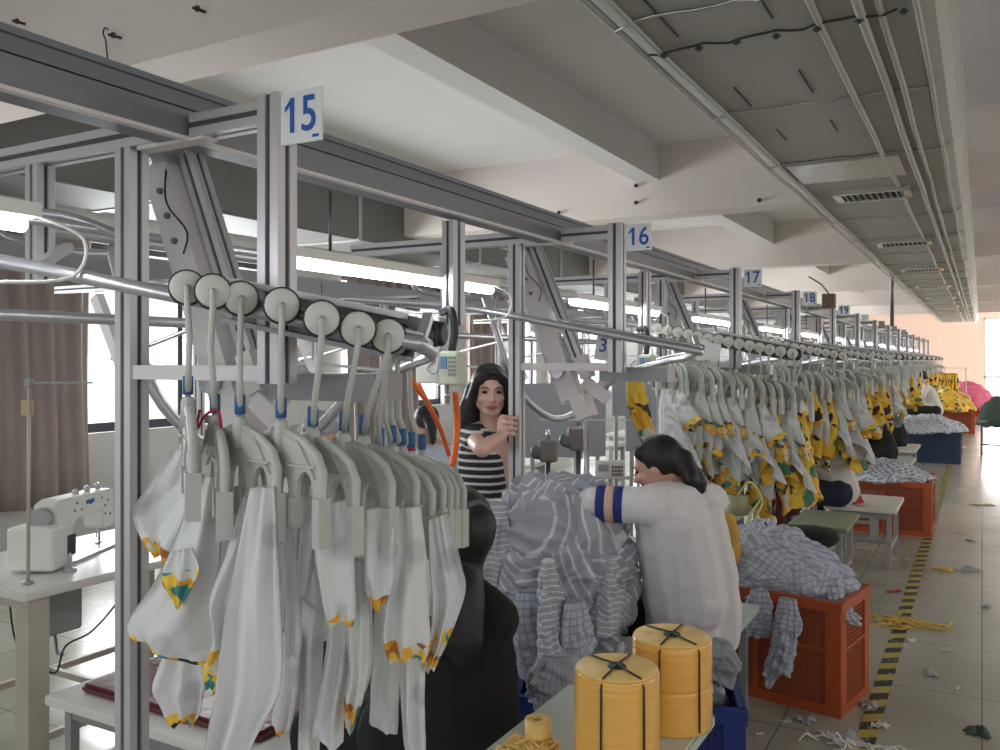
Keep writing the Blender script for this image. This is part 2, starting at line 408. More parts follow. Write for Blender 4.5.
# far wall with door-like opening at the aisle
FX0, FX1 = .05, 1.6
mb = MB(); mb.box(XL, FX0, YF, YF+.24, 0, ZC).box(FX1, XR, YF, YF+.24, 0, ZC).box(FX0, FX1, YF, YF+.24, 3.2, ZC)
structure(mb.build('wall_far', PINKW))
w = MB(); w.box(FX0, FX0+.06, YF+.08, YF+.14, 0, 3.2).box(FX1-.06, FX1, YF+.08, YF+.14, 0, 3.2).box(FX0, FX1, YF+.08, YF+.14, 3.13, 3.2).box(FX0, FX1, YF+.08, YF+.14, 1.0, 1.06)
wo = structure(w.build('window_9', ALU)); MB().box(FX0+.05, FX1-.05, YF+.1, YF+.11, .03, 3.15).build('window_pane', GLASS, wo)
area(((FX0+FX1)/2, YF+.6, 1.8), (R_(-90), 0, 0), 3.0, 3.4, 700, (1, .97, .92))
# right wall with windows (outside the frame, lights the aisle)
rw = [(-1.5, 1.5), (3.6, 7.6), (9.0, 13), (14.5, 18.5), (20, 24), (25.5, 29.5), (31, 35)]
mb = MB(); mb.box(XR, XR+.24, YB, YF, 0, WZ0).box(XR, XR+.24, YB, YF, WZ1, ZC)
edges = [YB]+[v for w_ in rw for v in w_]+[YF]
for i in range(0, len(edges), 2): mb.box(XR, XR+.24, edges[i], edges[i+1], WZ0, WZ1)
structure(mb.build('wall_right', PINKW))
for i, (a, b) in enumerate(rw):
    w = MB(); w.box(XR+.08, XR+.14, a, b, WZ0, WZ0+.07).box(XR+.08, XR+.14, a, b, WZ1-.06, WZ1)
    for j in range(4): w.box(XR+.08, XR+.14, a+(b-a-.05)*j/3, a+(b-a-.05)*j/3+.05, WZ0, WZ1)
    wo = structure(w.build('window_%d' % (i+10), DARKF)); MB().box(XR+.105, XR+.115, a+.04, b-.04, WZ0+.05, WZ1-.04).build('window_pane', GLASS, wo)
    area((XR+.5, (a+b)/2, 1.95), (0, R_(90), 0), 1.9, (b-a), (9 if i < 3 else 26)*(b-a), (1, .96, .92))
structure(MB().box(XL-.24, XR+.24, YB-.2, YB, 0, .9).box(XL-.24, XR+.24, YB-.2, YB, 2.6, ZC+.2).build('wall_back', WALLM))

# world: overcast sky
wd = bpy.data.worlds.new('sky'); sc.world = wd; wd.use_nodes = True
bg = wd.node_tree.nodes['Background']; bg.inputs[0].default_value = (.92, .96, 1, 1); bg.inputs[1].default_value = 1.3

# ------------------------------------------------------------------ curtains
def curtain(y0, y1, label, seed, x=XL+.12, z0=.35, z1=2.9):
    bm = bmesh.new(); n = int((y1-y0)*60); rows = []
    rnd = random.Random(seed); ph = rnd.random()*6
    for j, z in enumerate([z0+(z1-z0)*t/10 for t in range(11)]):
        row = []
        for i in range(n+1):
            u = i/n; y = y0+(y1-y0)*u
            d = .05*math.sin(u*(y1-y0)*22+ph+.6*math.sin(u*9))+.02*math.sin(u*(y1-y0)*47+z*.7)
            row.append(bm.verts.new((x+d, y+.02*math.sin(z*2+u*8), z)))
        rows.append(row)
    for A, B in zip(rows, rows[1:]):
        for i in range(n):
            f = bm.faces.new((A[i], A[i+1], B[i+1], B[i])); f.smooth = True
    me = mesh_from(bm); t = link('curtain', me, CURT); s = t.modifiers.new('th', 'SOLIDIFY'); s.thickness = .008
    tag(t, label, 'curtain'); return t
curtain(3.0, 5.15, 'brown grey pleated curtain behind the sewing machine with the tall thread stand', 1)
curtain(8.9, 10.6, 'brown grey curtain on the wall behind the woman in the striped top', 2)
curtain(12.0, 13.2, 'brown grey curtain farther along the window wall, behind the wall box terminals', 3)
curtain(15.0, 16.2, 'brown grey curtain farthest along the window wall', 4)

# ------------------------------------------------------------------ air duct
D0, D1 = -1.17, -.09; DZ = 2.85
duct = thing('air_duct', 'long grey sheet metal air duct hung under the ceiling along the aisle', 'air duct', (0, -1.5, DZ))
def drel(mb, name, m, p=duct): return mb.build(name, m, p)
prof = [(D0, .42), (D0, .05), (D0+.03, .02), (D0+.08, 0), (D1-.12, 0), (D1-.05, .02), (D1-.015, .06), (D1, .14), (D1, .42)]
bm = bmesh.new(); A = [bm.verts.new((x, 0, z)) for x, z in prof]; B = [bm.verts.new((x, 32.5, z)) for x, z in prof]
for i in range(len(prof)): bm.faces.new((A[i], A[(i+1) % len(prof)], B[(i+1) % len(prof)], B[i]))
bm.faces.new(A); bm.faces.new(B[::-1]); link('duct_body', mesh_from(bm), DUCTM, duct)
for x, r in ((D0+.02, .016), (D0+.09, .014), (-.50, .017), (-.36, .022), (-.30, .016), (-.19, .013)):
    pts = [(x+.004*math.sin(y*3+x*9), y, -.012-.004*math.sin(y*1.7+x*30)) for y in [0+.8*q for q in range(41)]]
    drel(MB().tube(pts, r*.8, 8), 'conduit', DUCTM)
rnd = random.Random(5)
for i in range(24):
    y = 1.3+.45+1.28*i+rnd.uniform(-.1, .1)
    if abs(y-1.5-3.2) < .3 or abs(y-1.5-6.5) < .3: continue
    m_ = MB(); m_.tube([(D0+.03+(D1-D0-.08)*q/14, y+.012*math.sin(q*1.3+i), -.008-.02*(q % 7 == 0)+(.05 if q == 14 else 0)) for q in range(15)], .006, 5)
    drel(m_, 'seam', DUCTL if i % 3 == 2 else DUCTM)
m_ = MB(); m_.tube([(D0+.04+(D1-D0-.2)*q/20, 4.7+.01*math.sin(q*2.1), -.014-.006*math.sin(q*1.1)) for q in range(21)], .005, 5)
for q in range(7): m_.lathe([(.004, -.01), (.018, 0), (.004, .012)], 6, (D0+.1+.14*q, 4.7+.01*math.sin(q*5), -.028))
drel(m_, 'hanger_strap', DIRT_SHADE)
for i, (x, y, dx, dy) in enumerate(((-.95, 5.3, .0, .32), (-.66, 5.2, .0, .34), (-.98, 4.2, 0, .4), (-.64, 4.1, 0, .5), (-.93, 6.1, 0, .25), (-.66, 6.05, 0, .25), (-.9, 6.9, 0, .25))):
    drel(MB().bar((x, y, -.003), (x+dx, y+dy, -.003), .006, .004), 'slit', DIRT_SHADE)
drel(MB().box(-1.05, -.42, 6.95, 7.55, -.018, -.006).box(-1.05, -.42, 6.93, 6.95, -.024, -.004), 'patch_plate', DUCTL)
for i in range(7):
    y = 8.0+2.9*i
    f = MB(); f.box(-.93, -.43, y-.02, y+.02, -.035, -.0).box(-.93, -.43, y+.30, y+.34, -.035, 0).box(-.93, -.88, y, y+.32, -.035, 0).box(-.48, -.43, y, y+.32, -.035, 0)
    fo = drel(f, 'air_vent', DUCTL)
    MB().box(-.88, -.48, y+.02, y+.30, -.02, -.012).build('vent_opening', DIRT_SHADE, fo)  # dark plate paints the shade inside the vent
    s_ = MB()
    for q in range(9): s_.box(-.865+.042*q, -.857+.042*q, y+.02, y+.3, -.03, -.012)
    s_.build('vent_slats', LEGG, fo)
dark_box = thing('air_duct', 'dark grey box added high along the window wall to darken the ceiling', 'air duct', (-6.9, -1.5, 2.98))  # added duct-like box that darkens the ceiling near the windows
MB().box(0, .9, 0, 37, 0, .7).bevel(.03).build('duct_body', mat('ceiling_darkener_skin', (.15, .15, .14), .7, 0, .35, 1.3, .2, 5), dark_box)
for i in range(14): MB().box(-.012, .912, 1.2+2.6*i, 1.26+2.6*i, -.012, .712).build('flange', LEGG, dark_box)
for xx in (.05, .85):
    for i in range(6): MB().tube([(xx, 2+6*i, .7), (xx, 2+6*i, .84)], .008, 5).build('hanging_rod', PIPED, dark_box)
# brackets to the ceiling
for i in range(5):
    y = 3+5.5*i
    for xx in (D0+.3, D1-.3): drel(MB().tube([(xx, y, .3), (xx, y, ZC-DZ)], .006, 5), 'hanging_rod', PIPED)

# ------------------------------------------------------------------ main overhead rail + station frames
NST = 14
YS = [1.356+1.94*i for i in range(NST)]
AX, BX, CX, EX = -1.3, -1.763, -2.12, -2.66
ZTOP = H+.50   # underside of the cross beam
railm = MB(); r0, r1 = -1.2, YS[-1]+.4
top = thing('overhead_rail', 'long dark grey overhead aluminium rail running through the numbered frames', 'rail', (-1.6, r0, H+.497))
MB().box(-.045, .05, 0, r1-r0, 0, .04).build('lower_channel', RAILG, top)
MB().box(-.04, .04, 0, r1-r0, .042, .066).build('middle_channel', ALU if False else RAILG, top)
MB().box(-.05, .045, 0, r1-r0, .068, .108).box(.03, .055, 0, r1-r0, .1, .114).build('cable_channel', mat('blue_grey_rail', (.19, .205, .23), .5, .3), top)
MB().box(.035, .056, 0, r1-r0, -.006, .002).build('bright_lip', ALUW, top)

ORD = ['first', 'second', 'third', 'fourth', 'fifth', 'sixth', 'seventh', 'eighth', 'ninth']
SW = ['fifteen', 'sixteen', 'seventeen', 'eighteen', 'nineteen']
def where(i): return ('signed ' + SW[i]) if i < 5 else (ORD[i-5] + ' past sign nineteen')
def make_frame(i):
    t = thing('station_frame', 'aluminium station frame ' + where(i), 'frame', (0, YS[i], 0), group=None)
    extr(MB(), (AX, 0, H-.05), (AX, 0, H+.557), .058).build('outer_post', PROF, t)
    extr(MB(), (BX, 0, 0.0), (BX, 0, ZTOP), .054).build('inner_post', PROF, t)
    MB().box(BX-.05, BX+.05, -.05, .05, 0, .012).build('foot_plate', ALU, t)
    extr(MB(), (EX, 0, ZTOP+.027), (-1.66, 0, ZTOP+.027), .054).build('cross_beam', PROF, t)
    extr(MB(), (-1.54, 0, ZTOP+.022), (AX-.03, 0, ZTOP+.022), .05).build('cross_beam', PROF, t)
    extr(MB(), (CX, 0, H+.20), (CX, 0, ZTOP), .05).build('drop_post', PROF, t)
    MB().box(BX+.028, AX-.03, -.02, .02, H-.045, H-.012).build('crossbar', ALUW, t)
    MB().box(-1.72, -1.5, -.02, .02, ZTOP-.01, ZTOP).build('joint_plate', ALUW, t)
    return t
for i in range(NST):
    t = make_frame(i)
    if i < 5:
        s = MB().box(AX+.058, AX+.164, -.05, -.044, H+.435, H+.54).build('number_sign', SIGNW, t)
        c = bpy.data.curves.new('n', 'FONT'); c.body = str(15+i); c.size = .10; c.extrude = .0008; c.align_x = 'CENTER'; c.align_y = 'CENTER'; c.offset = .0009
        c.materials.append(NAVYT); o = bpy.data.objects.new('n', c); COL.objects.link(o); bpy.context.view_layer.update()
        me_ = bpy.data.meshes.new_from_object(o.evaluated_get(bpy.context.evaluated_depsgraph_get())); bpy.data.objects.remove(o)
        xs = [v.co.x for v in me_.vertices]; tp_ = max(v.co.y for v in me_.vertices); x0_ = min(xs)
        fb = bmesh.new(); fb.from_mesh(me_); vv = [fb.verts.new(q_) for q_ in ((x0_+.003, tp_, .0006), (x0_-.016, tp_-.018, .0006), (x0_-.016, tp_-.027, .0006), (x0_+.003, tp_-.014, .0006))]; fb.faces.new(vv[::-1] if False else vv); fb.to_mesh(me_); fb.free()
        o = bpy.data.objects.new('number', me_); COL.objects.link(o); o.parent = s
        o.location = (AX+.111, -.0512, H+.488); o.rotation_euler = (R_(90), 0, 0); o.scale = (.88, 1, 1)
        MB().box(AX+.142, AX+.158, -.0508, -.0502, H+.442, H+.448).build('maker_mark', NAVYT, s)
    elif i < 9:
        MB().box(AX+.05, AX+.13, -.05, -.044, H+.455, H+.54).build('number_sign', LEGG if i > 5 else SIGNW, t)

# ---- tube lights
def make_light(i, y0, label):
    t = thing('tube_light', label, 'tube light', (-1.65, y0, H+.27), group=None)
    MB().box(-.03, .03, -.01, 1.2, .012, .04).build('housing', WHT, t)
    MB().tube([(0, 0, 0), (0, 1.18, 0)], .018, 10).build('tube', TUBE, t)
    MB().tube(spline([(.0, 1.2, .02), (.03, 1.29, -.02), (.02, 1.27, -.1), (-.01, 1.13, -.12)], 5), .004, 6).build('cable', WHT, t)
    MB().tube([(0, .25, .04), (0, .25, .22)], .005, 6).tube([(0, .95, .04), (0, .95, .22)], .005, 6).build('suspension_wire', PIPED, t)
    return t
make_light(-1, -.16, 'lit tube light nearest the camera, running past the left edge before frame fifteen')
for i in range(NST):
    make_light(i, YS[i]+.33, 'lit tube light under the overhead rail just beyond the frame ' + where(i))
# ---- hanging posts with control boxes
def make_drop(i):
    t = thing('control_box', 'white control box on the hanging post beyond the frame ' + where(i), 'control box', (-1.6, YS[i]+1.17, H))
    extr(MB(), (0, 0, .12), (0, 0, .48), .045, s2=.08).build('hanging_post', PROF, t)
    b = MB().box(-.105, -.01, -.08, .0, .02, .15).box(-.105, -.01, -.08, .0, -.08, .017)
    b.bevel(.004).build('box', WHT, t)
    MB().box(-.005, .07, -.09, -.02, -.085, .03).bevel(.006).build('keypad_terminal', mat('pale_green_plastic', (.62, .68, .55), .5), t)
    MB().box(.005, .03, -.094, -.089, -.03, .012).build('screen', GLASSB, t)
    kp = MB()
    for r in range(5):
        for c in range(4): kp.box(.036+c*.008, .042+c*.008, -.094, -.089, .002-r*.014, .012-r*.014)
    kp.build('keypad', LEGG, t)
    MB().tube(spline([(-.03, -.03, .16), (.02, -.05, .17), (.035, -.05, .1), (.03, -.06, .03)], 5), .014, 7).build('black_strap', BLK, t)
    MB().tube(spline([(-.02, -.083, .0), (-.05, -.09, -.03), (-.01, -.09, -.04), (.0, -.085, .05)], 5), .003, 5).build('wire', LEGG, t)
    MB().tube([(-.0, -.04, -.085), (0, -.04, -.15)], .007, 6).tube([(-.0, -.04, -.11), (0, -.04, -.13)], .011, 6).build('air_coupling', PIPE, t)
    return t
for i in range(NST-1): make_drop(i)

# ---- station loop rails (pipe) + lift arms
L0 = V(-1.85, -.296, H+.216); L1 = V(-1.0, .024, H+.040)
def loop_pts():
    p = [V(-2.35, -.46, H+.26), V(-2.1, -.38, H+.24), L0, L0.lerp(L1, .5), L1.copy(), V(-1.0, .075, H+.032), V(-1.03, .16, H+.024), V(-1.1, .28, H+.01), V(-1.24, .40, H-.01), V(-1.5, .52, H-.08), V(-1.65, .47, H-.22), V(-1.75, .32, H-.27), V(-1.86, .17, H-.12), V(-1.93, .12, H+.12), V(-2.0, .12, H+.30)]
    return spline(p, 7)
LP = loop_pts()
lens = [0]
for a, b in zip(LP, LP[1:]): lens.append(lens[-1]+(b-a).length)
def on_loop(d):
    for i in range(len(LP)-1):
        if lens[i+1] >= d:
            f = (d-lens[i])/(lens[i+1]-lens[i]); return LP[i].lerp(LP[i+1], f), (LP[i+1]-LP[i]).normalized()
    return LP[-1], (LP[-1]-LP[-2]).normalized()
def dist_of(pt): return min(((LP[i]-pt).length, lens[i]) for i in range(len(LP)))[1]
dL0, dL1 = dist_of(L0), dist_of(L1)
def make_loop(i):
    t = thing('loop_rail', 'steel pipe loop rail sweeping out through the frame ' + where(i), 'rail', (0, YS[i], 0))
    MB().tube(LP, .015, 10).build('pipe', PIPE, t)
    g = [p+V(0, .0, .045) for p in LP[12:62]]
    MB().tube([p+V(0, 0, .02) for p in LP[20:58]], .006, 6).build('upper_rod', PIPE, t)
    a_, b_ = L0.lerp(L1, .52)+V(.012, .03, 0), L0.lerp(L1, .99)
    if i != 1:
     MB().bar(a_+V(0, .03, .047), b_+V(0, .03, .047), .05, .012).build('track_top', ALU, t)
     MB().bar(a_+V(0, .05, -.040), b_+V(0, .05, -.040), .05, .010).bar(a_+V(0, .075, 0), b_+V(0, .075, 0), .006, .09).build('track_channel', RAILG, t)
    for q in (16, 30, 52): MB().bar(LP[q]+V(0, .0, .0), LP[q]+V(-.06, .12, .06), .02, .02).build('rail_bracket', ALU, t)
    MB().tube(spline([(-1.9, .12, H+.30), (-2.0, -.02, H+.36), (-2.2, -.1, H+.36), (-2.3, .02, H+.33), (-2.2, .16, H+.30), (-2.0, .2, H+.29)], 6), .013, 8).build('hook_rail', PIPE, t)
    MB().box(-1.42, -1.12, .10, .2, H-.09, H-.03).build('guide_tray', LEGG if i else mat('grey_tray', (.30, .30, .31), .5, .2), t)
    # lift arm as parts of the loop
    return t
def make_lift(i):
    t = thing('lift_arm', 'slanting white lift arm with motor at the frame ' + where(i), 'lift', (0, YS[i]+.15, 0))
    a = V(-1.84, 0, H+.50); b = V(-1.56, 0, H-.17)
    d = (b-a).normalized(); n = V(-d.z, 0, d.x)
    MB().bar(a, b, .06, .085, up=n).build('cover_plate', ALUW, t)
    extr(MB(), a+n*.075+V(0, .03, 0), b+n*.075+d*-.1+V(0, .03, 0), .045, up=n).build('guide_profile', PROF, t)
    MB().bar(a-n*.07+V(0, .02, 0), b-n*.06+V(0, .02, 0), .02, .02, up=n).build('side_rod', PIPE, t)
    MB().bar(b+d*.0+n*.03, b+d*.10+n*.03, .09, .07, up=n).bar(b-d*.16+n*.1, b-d*.06+n*.1, .06, .05, up=n).build('motor_box', ALUW, t)
    q = MB()
    for k_ in range(3): q.lathe([(.008, -.004), (.008, .004)], 10, M=Matrix.Translation(a+d*(.08+.07*k_)+n*.0+V(0, -.034, 0)) @ Matrix.Rotation(R_(90), 4, 'X'))
    q.build('bolt', PIPED, t)
    MB().tube(spline([a+V(.05, -.03, -.02), a+d*.12+V(.03, -.05, 0), a+d*.2+V(.06, -.04, 0), a+d*.26+V(.03, -.045, 0)], 5), .0025, 6).build('cable', BLK, t)
    MB().bar(b+V(.05, 0, .08), b+V(.16, .0, .0), .03, .05).bar(b+V(.12, 0, .06), b+V(.2, 0, .15), .02, .025).build('diverter', ALUW, t)
    MB().lathe([(.03, -.012), (.03, .012)], 16, M=Matrix.Translation(b+V(-.06, -.04, .12)) @ Matrix.Rotation(R_(90), 4, 'X')).build('pulley', PIPE, t)
    MB().bar(a, a+V(.0, 0, .03), .1, .16).build('mount', PIPE, t)
    return t
for i in range(NST): make_loop(i); make_lift(i)
# thin long rods under the rail
for i, (x, z, r_, lab) in enumerate(((-1.95, H+.33, .012, 'thin steel rod running lengthwise behind the station frames'), (-2.25, H+.12, .016, 'round steel pipe running lengthwise deep behind the station frames'), (-2.5, H+.40, .02, 'square grey rail end to end behind the drop posts'))):
    tag(MB().tube([(x, -1.0, z), (x, 27, z)], r_, 8).build('long_rod', PIPE), lab, 'rail')

# ---- second line of frames beyond (towards the windows)
for i in range(0, 13):
    y = 1.9+1.94*i
    t = thing('station_frame', 'aluminium frame of the second line by the windows, ' + ['nearest', 'second', 'third', 'fourth', 'fifth', 'sixth', 'seventh', 'eighth', 'ninth', 'tenth', 'eleventh', 'twelfth', 'farthest'][i] + ' the camera', 'frame', (-4.9, y, 0))
    extr(MB(), (-.9, 0, H+.5), (.9, 0, H+.5), .05).build('cross_beam', PROF, t)
    extr(MB(), (.55, 0, 0), (.55, 0, H+.48), .05).build('inner_post', PROF, t)
    extr(MB(), (-.2, 0, H-.0), (-.2, 0, H+.48), .05).build('drop_post', PROF, t)
    MB().bar((-.6, .1, H+.45), (-.2, .1, H-.25), .06, .08, up=(1, 0, 0)).build('lift_arm', ALUW, t)
    MB().tube(spline([(.75, -.2, H+.2), (-.1, 0, H+.05), (-.55, .2, H), (-.3, .4, H-.05), (.4, .4, H-.1)], 5), .014, 7).build('pipe', PIPE, t)
t = thing('overhead_rail', 'grey overhead rail of the second line by the windows', 'rail', (-4.9, 0, H+.52))
MB().box(-.06, .06, -1, 28, 0, .16).build('channel', RAILG, t)
for i in range(6):
    y = 1.0+3.88*i
    t = thing('tube_light', 'lit tube light of the second line by the windows, ' + ORD[i] + ' from the camera', 'tube light', (-4.5, y, H+.30))
    MB().box(-.03, .03, 0, 1.2, .012, .04).build('housing', WHT, t); MB().tube([(0, 0.01, 0), (0, 1.18, 0)], .018, 8).build('tube', TUBE, t)
    MB().tube([(0, .3, .04), (0, .3, .3)], .005, 5).build('suspension_wire', PIPED, t)

# ------------------------------------------------------------------ hangers
def yoke_mesh(wide=.128, drop=.195, detail=True):
    mb = MB()
    def half(sgn):
        o = [(0, .012), (.03, .012), (.07, -.004), (.105, -.026), (wide-.004, -.055), (wide, -.09), (wide-.002, -drop), (wide-.022, -drop)]
        o += [(wide-.026, -.12)]
        for k_ in range(7):   # arch between outer finger and inner finger
            a = math.pi*k_/6; o.append((.077+.024*math.cos(a), -.10+.040*math.sin(a)))
        o += [(.052, -.165), (.030, -.165)]
        for k_ in range(4):
            a = math.pi/2*k_/3; o.append((.030*math.cos(a) if k_ < 3 else 0, -.10+.04*math.sin(a)))
        return [(sgn*x, z) for x, z in o]
    r = half(1); l = half(-1)
    pts = r+l[::-1][1:-1]
    mb.prism(pts, .010)
    if detail:
        for sgn in (-1, 1):
            # thick outer rim of the arm and clip
            mb.tube([(sgn*.02, 0, .008), (sgn*.07, 0, -.008), (sgn*.108, 0, -.030), (sgn*(wide-.004), 0, -.060), (sgn*(wide-.006), 0, -.10), (sgn*(wide-.010), 0, -drop+.01)], .0095, 6)
            mb.box(sgn*wide-.018 if sgn > 0 else -wide-.002, sgn*wide+.002 if sgn > 0 else -wide+.018, -.014, .014, -drop, -.105)
            mb.bar((sgn*.03, 0, -.05), (sgn*.11, 0, -.05), .024, .004)
            mb.bar((sgn*.06, 0, -.004), (sgn*.11, 0, -.07), .022, .004)
            mb.box(min(sgn*.030, sgn*.052), max(sgn*.030, sgn*.052), -.010, .010, -.165, -.11)
        mb.lathe([(.014, -.03), (.014, .02), (.010, .03)], 10)
    return mb
def make_hanger(label, group):
    """origin at the wheel centre; wheel axis along local Y (facing -Y), yoke plane turned by the child rotation"""
    t = thing('garment_hanger', label, 'hanger', group=group)
    w = MB(); Mx = Matrix.Rotation(R_(90), 4, 'X')
    w.lathe([(.026, -.02), (.033, -.018), (.033, .018), (.030, .022)], 20, M=Mx); wo = w.build('wheel_rim', BLK, t)
    f = MB(); f.lathe([(.010, .020), (.030, .0225), (.030, .024), (.026, .027), (.010, .028)], 20, M=Mx); f.build('wheel_face', HANGW, t)
    return t
RIM = MB().lathe([(.024, -.05), (.030, -.045), (.034, -.01), (.0365, .0), (.0365, .014), (.0345, .022)], 20, M=Matrix.Rotation(R_(90), 4, 'X')).mesh()
FACE = MB().lathe([(.010, .020), (.0325, .0225), (.0325, .0235), (.029, .027), (.010, .028)], 20, M=Matrix.Rotation(R_(90), 4, 'X')).mesh()
YOKE = yoke_mesh().mesh(); YOKE2 = yoke_mesh(detail=False).mesh()
YOKE.materials.append(HANG); YOKE2.materials.append(HANG); RIM.materials.append(BLK); FACE.materials.append(HANGW)
def stem_mesh(off, ln, kink=.0):
    mb = MB(); pts = [(0, -.03, 0), (0, -.042, -.004), (0, -.044, -.03), (off.x*.3+kink, -.04+off.y*.3, -ln*.45), (off.x*.75+kink*.4, -.03+off.y*.75, -ln*.72), (off.x, off.y, -ln)]
    return mb.tube(pts, .0062, 8).mesh()
hang_pts = []
def hanger(base, yaw_face, off, ln, yaw_yoke, label, group, detail=True, sleeve=BLUE):
    t = thing('garment_hanger', label, 'hanger', base, 0, group)
    a = link('wheel_rim', RIM, None, t); a.rotation_euler = (0, 0, yaw_face)
    b = link('wheel_face', FACE, None, t); b.rotation_euler = (0, 0, yaw_face)
    Rz = Matrix.Rotation(yaw_face, 3, 'Z')
    key = (round(off.x, 3), round(off.y, 3), round(ln, 3))
    off_l = Rz.inverted() @ off
    c = link('stem', stem_mesh(off_l, ln, random.Random(hash(key)).uniform(-.008, .008)), HANG, t); c.rotation_euler = (0, 0, yaw_face)
    if detail: MB().lathe([(.009, 0), (.0105, .002), (.0105, .036), (.009, .038)], 10, (off.x, off.y, -ln+.004)).build('grip_sleeve', sleeve, t)
    d = link('yoke', YOKE if detail else YOKE2, None, t); d.location = (off.x, off.y, -ln-.03); d.rotation_euler = (0, 0, yaw_yoke)
    return t, Vector(base)+off+V(0, 0, -ln-.03)

# ------------------------------------------------------------------ hanging cloth
def cloth_mesh(seed, L, W, D, nu=72, nv=46, folds=4, flare=.55, skew=.2, amp=.3, top=.55, twist=.4):
    rnd = random.Random(seed); bm = bmesh.new(); uvl = bm.loops.layers.uv.new('UV')
    p = [rnd.uniform(0, 6.28) for _ in range(8)]; a1 = rnd.uniform(.22, .40)*skew; a2 = rnd.uniform(.04, .12)
    sx, sy = rnd.uniform(-.10, .10), rnd.uniform(-.05, .05); o = V(rnd.uniform(0, 50), 0, seed*3.1)
    rings = []
    for j in range(nv+1):
        v = j/nv; ring = []
        w = top+(1-top)*(v**.6)+flare*v*(1-.55*v)
        for i in range(nu):
            th = 2*math.pi*i/nu; tt = th+twist*v*math.sin(p[7])
            f = (1-2*abs(math.sin(.5*(folds*tt+p[0]+1.2*math.sin(v*3+p[1]))))**.8)*.75+(.5-abs(math.sin(.5*((folds*2+1)*tt+p[2]+v*3))))*.6
            n = noise.noise(V(math.cos(th)*1.5, math.sin(th)*1.5, v*3)+o)
            r = 1+amp*f*(.25+.75*v)+.45*n*(.4+.6*v)
            zz = v*(1+a1*math.sin(th+p[3])+a2*math.sin(2*th+p[4])+.05*n)
            # sagging creases
            cr = (.35-abs(noise.noise(V(math.cos(th)*2.2+v*1.5, math.sin(th)*2.2, v*5)+o)))*.030+(.3-abs(noise.noise(V(math.cos(th)*5+v*3, math.sin(th)*5, v*9)+o)))*.010
            cr *= min(1, v*3)
            x = W/2*w*r*math.cos(th)+sx*v*v+cr*math.cos(th); y = D/2*(.45+.75*v)*r*math.sin(th)*(1+.2*f)+sy*v*v+cr*math.sin(th)*1.3
            ring.append(bm.verts.new((x, y, -L*zz)))
        rings.append(ring)
    for j in range(nv):
        for i in range(nu):
            f = bm.faces.new((rings[j][i], rings[j+1][i], rings[j+1][(i+1) % nu], rings[j][(i+1) % nu])); f.smooth = True
            for lp, (a, b) in zip(f.loops, ((i, j), (i, j+1), (i+1, j+1), (i+1, j))): lp[uvl].uv = (a/nu, b/nv)
    f = bm.faces.new(rings[0][::-1])
    for lp in f.loops: lp[uvl].uv = (0, 0)
    me = bpy.data.meshes.new('cloth'); bm.to_mesh(me); bm.free(); return me

# near station: hangers 1..14 -------------------------------------------------
rd = random.Random(11)
near_w = [(187, 288), (213, 292), (241, 299), (282, 306), (322, 318), (358, 328), (388, 335)]
hl = ['edge-on, outermost at the window end of the near rail', 'edge-on with a red thread, second from the window end', 'third from the window end of the near rail',
      'fourth from the window end of the near rail, largest wheel', 'fifth from the window end, before the capped worker', 'sixth from the window end of the near rail', 'seventh from the window end, last with a round wheel face',
      'eighth from the window end, where the near rail turns', 'ninth from the window end, just past the turn', 'tenth from the window end of the near rail', 'eleventh from the window end, with a dark red clip', 'twelfth from the window end, last on the near rail']
near = []
# explicit hanging points (px of yoke top, py, F) and yoke yaw offset
spec = [  # wheel px,py,F ; yoke px,py,F ; yaw offset deg (0 = edge-on to the camera)
    (187, 288, 1.72, 188, 412, 1.70, 4), (213, 292, 1.70, 215, 430, 1.70, 8), (241, 299, 1.72, 240, 432, 1.66, 32), (282, 306, 1.66, 281, 436, 1.62, 36),
    (322, 319, 1.64, 313, 444, 1.64, 38), (358, 329, 1.66, 344, 448, 1.70, 46), (388, 336, 1.70, 364, 450, 1.77, 56),
    (398, 340, 1.76, 380, 462, 1.84, 60), (403, 338, 1.84, 392, 458, 1.91, 62), (408, 336, 1.93, 402, 460, 1.98, 60), (416, 335, 2.03, 411, 462, 2.06, 58), (426, 334, 2.14, 422, 463, 2.14, 54)]
for i, (wx, wy, wF, hx, hy, hF, dy) in enumerate(spec):
    w = P(wx, wy, wF); h_ = P(hx, hy, hF)
    view = V(w.x, w.y, 0).normalized()
    fy = math.atan2(view.x, -view.y)+math.pi  # wheel local -Y faces camera
    face = math.atan2(-view.x, view.y)
    if i > 6: face -= R_(22*(i-6))
    vh = V(h_.x, h_.y, 0).normalized()
    yaw = math.atan2(vh.y, vh.x)-R_(-dy)   # yoke x axis along the view direction, turned
    off = V(h_.x-w.x, h_.y-w.y, 0)
    ln = w.z-h_.z-.03
    t, hp = hanger(w, face, off, ln, yaw, 'grey hanger ' + hl[i], None)
    near.append((hp, yaw))
    if i == 1:
        MB().tube(spline([(-.02, -.02, 0), (-.03, -.02, -.04), (0, -.025, -.01), (.03, -.02, .0), (.04, -.02, -.04)], 4), .003, 5).build('red_thread', RED, t, (off.x, off.y, -ln+.01))
    if i == 10: MB().lathe([(.004, 0), (.012, .008), (.008, .018)], 8, (off.x, off.y, -ln-.01)).build('red_clip', RED, t)

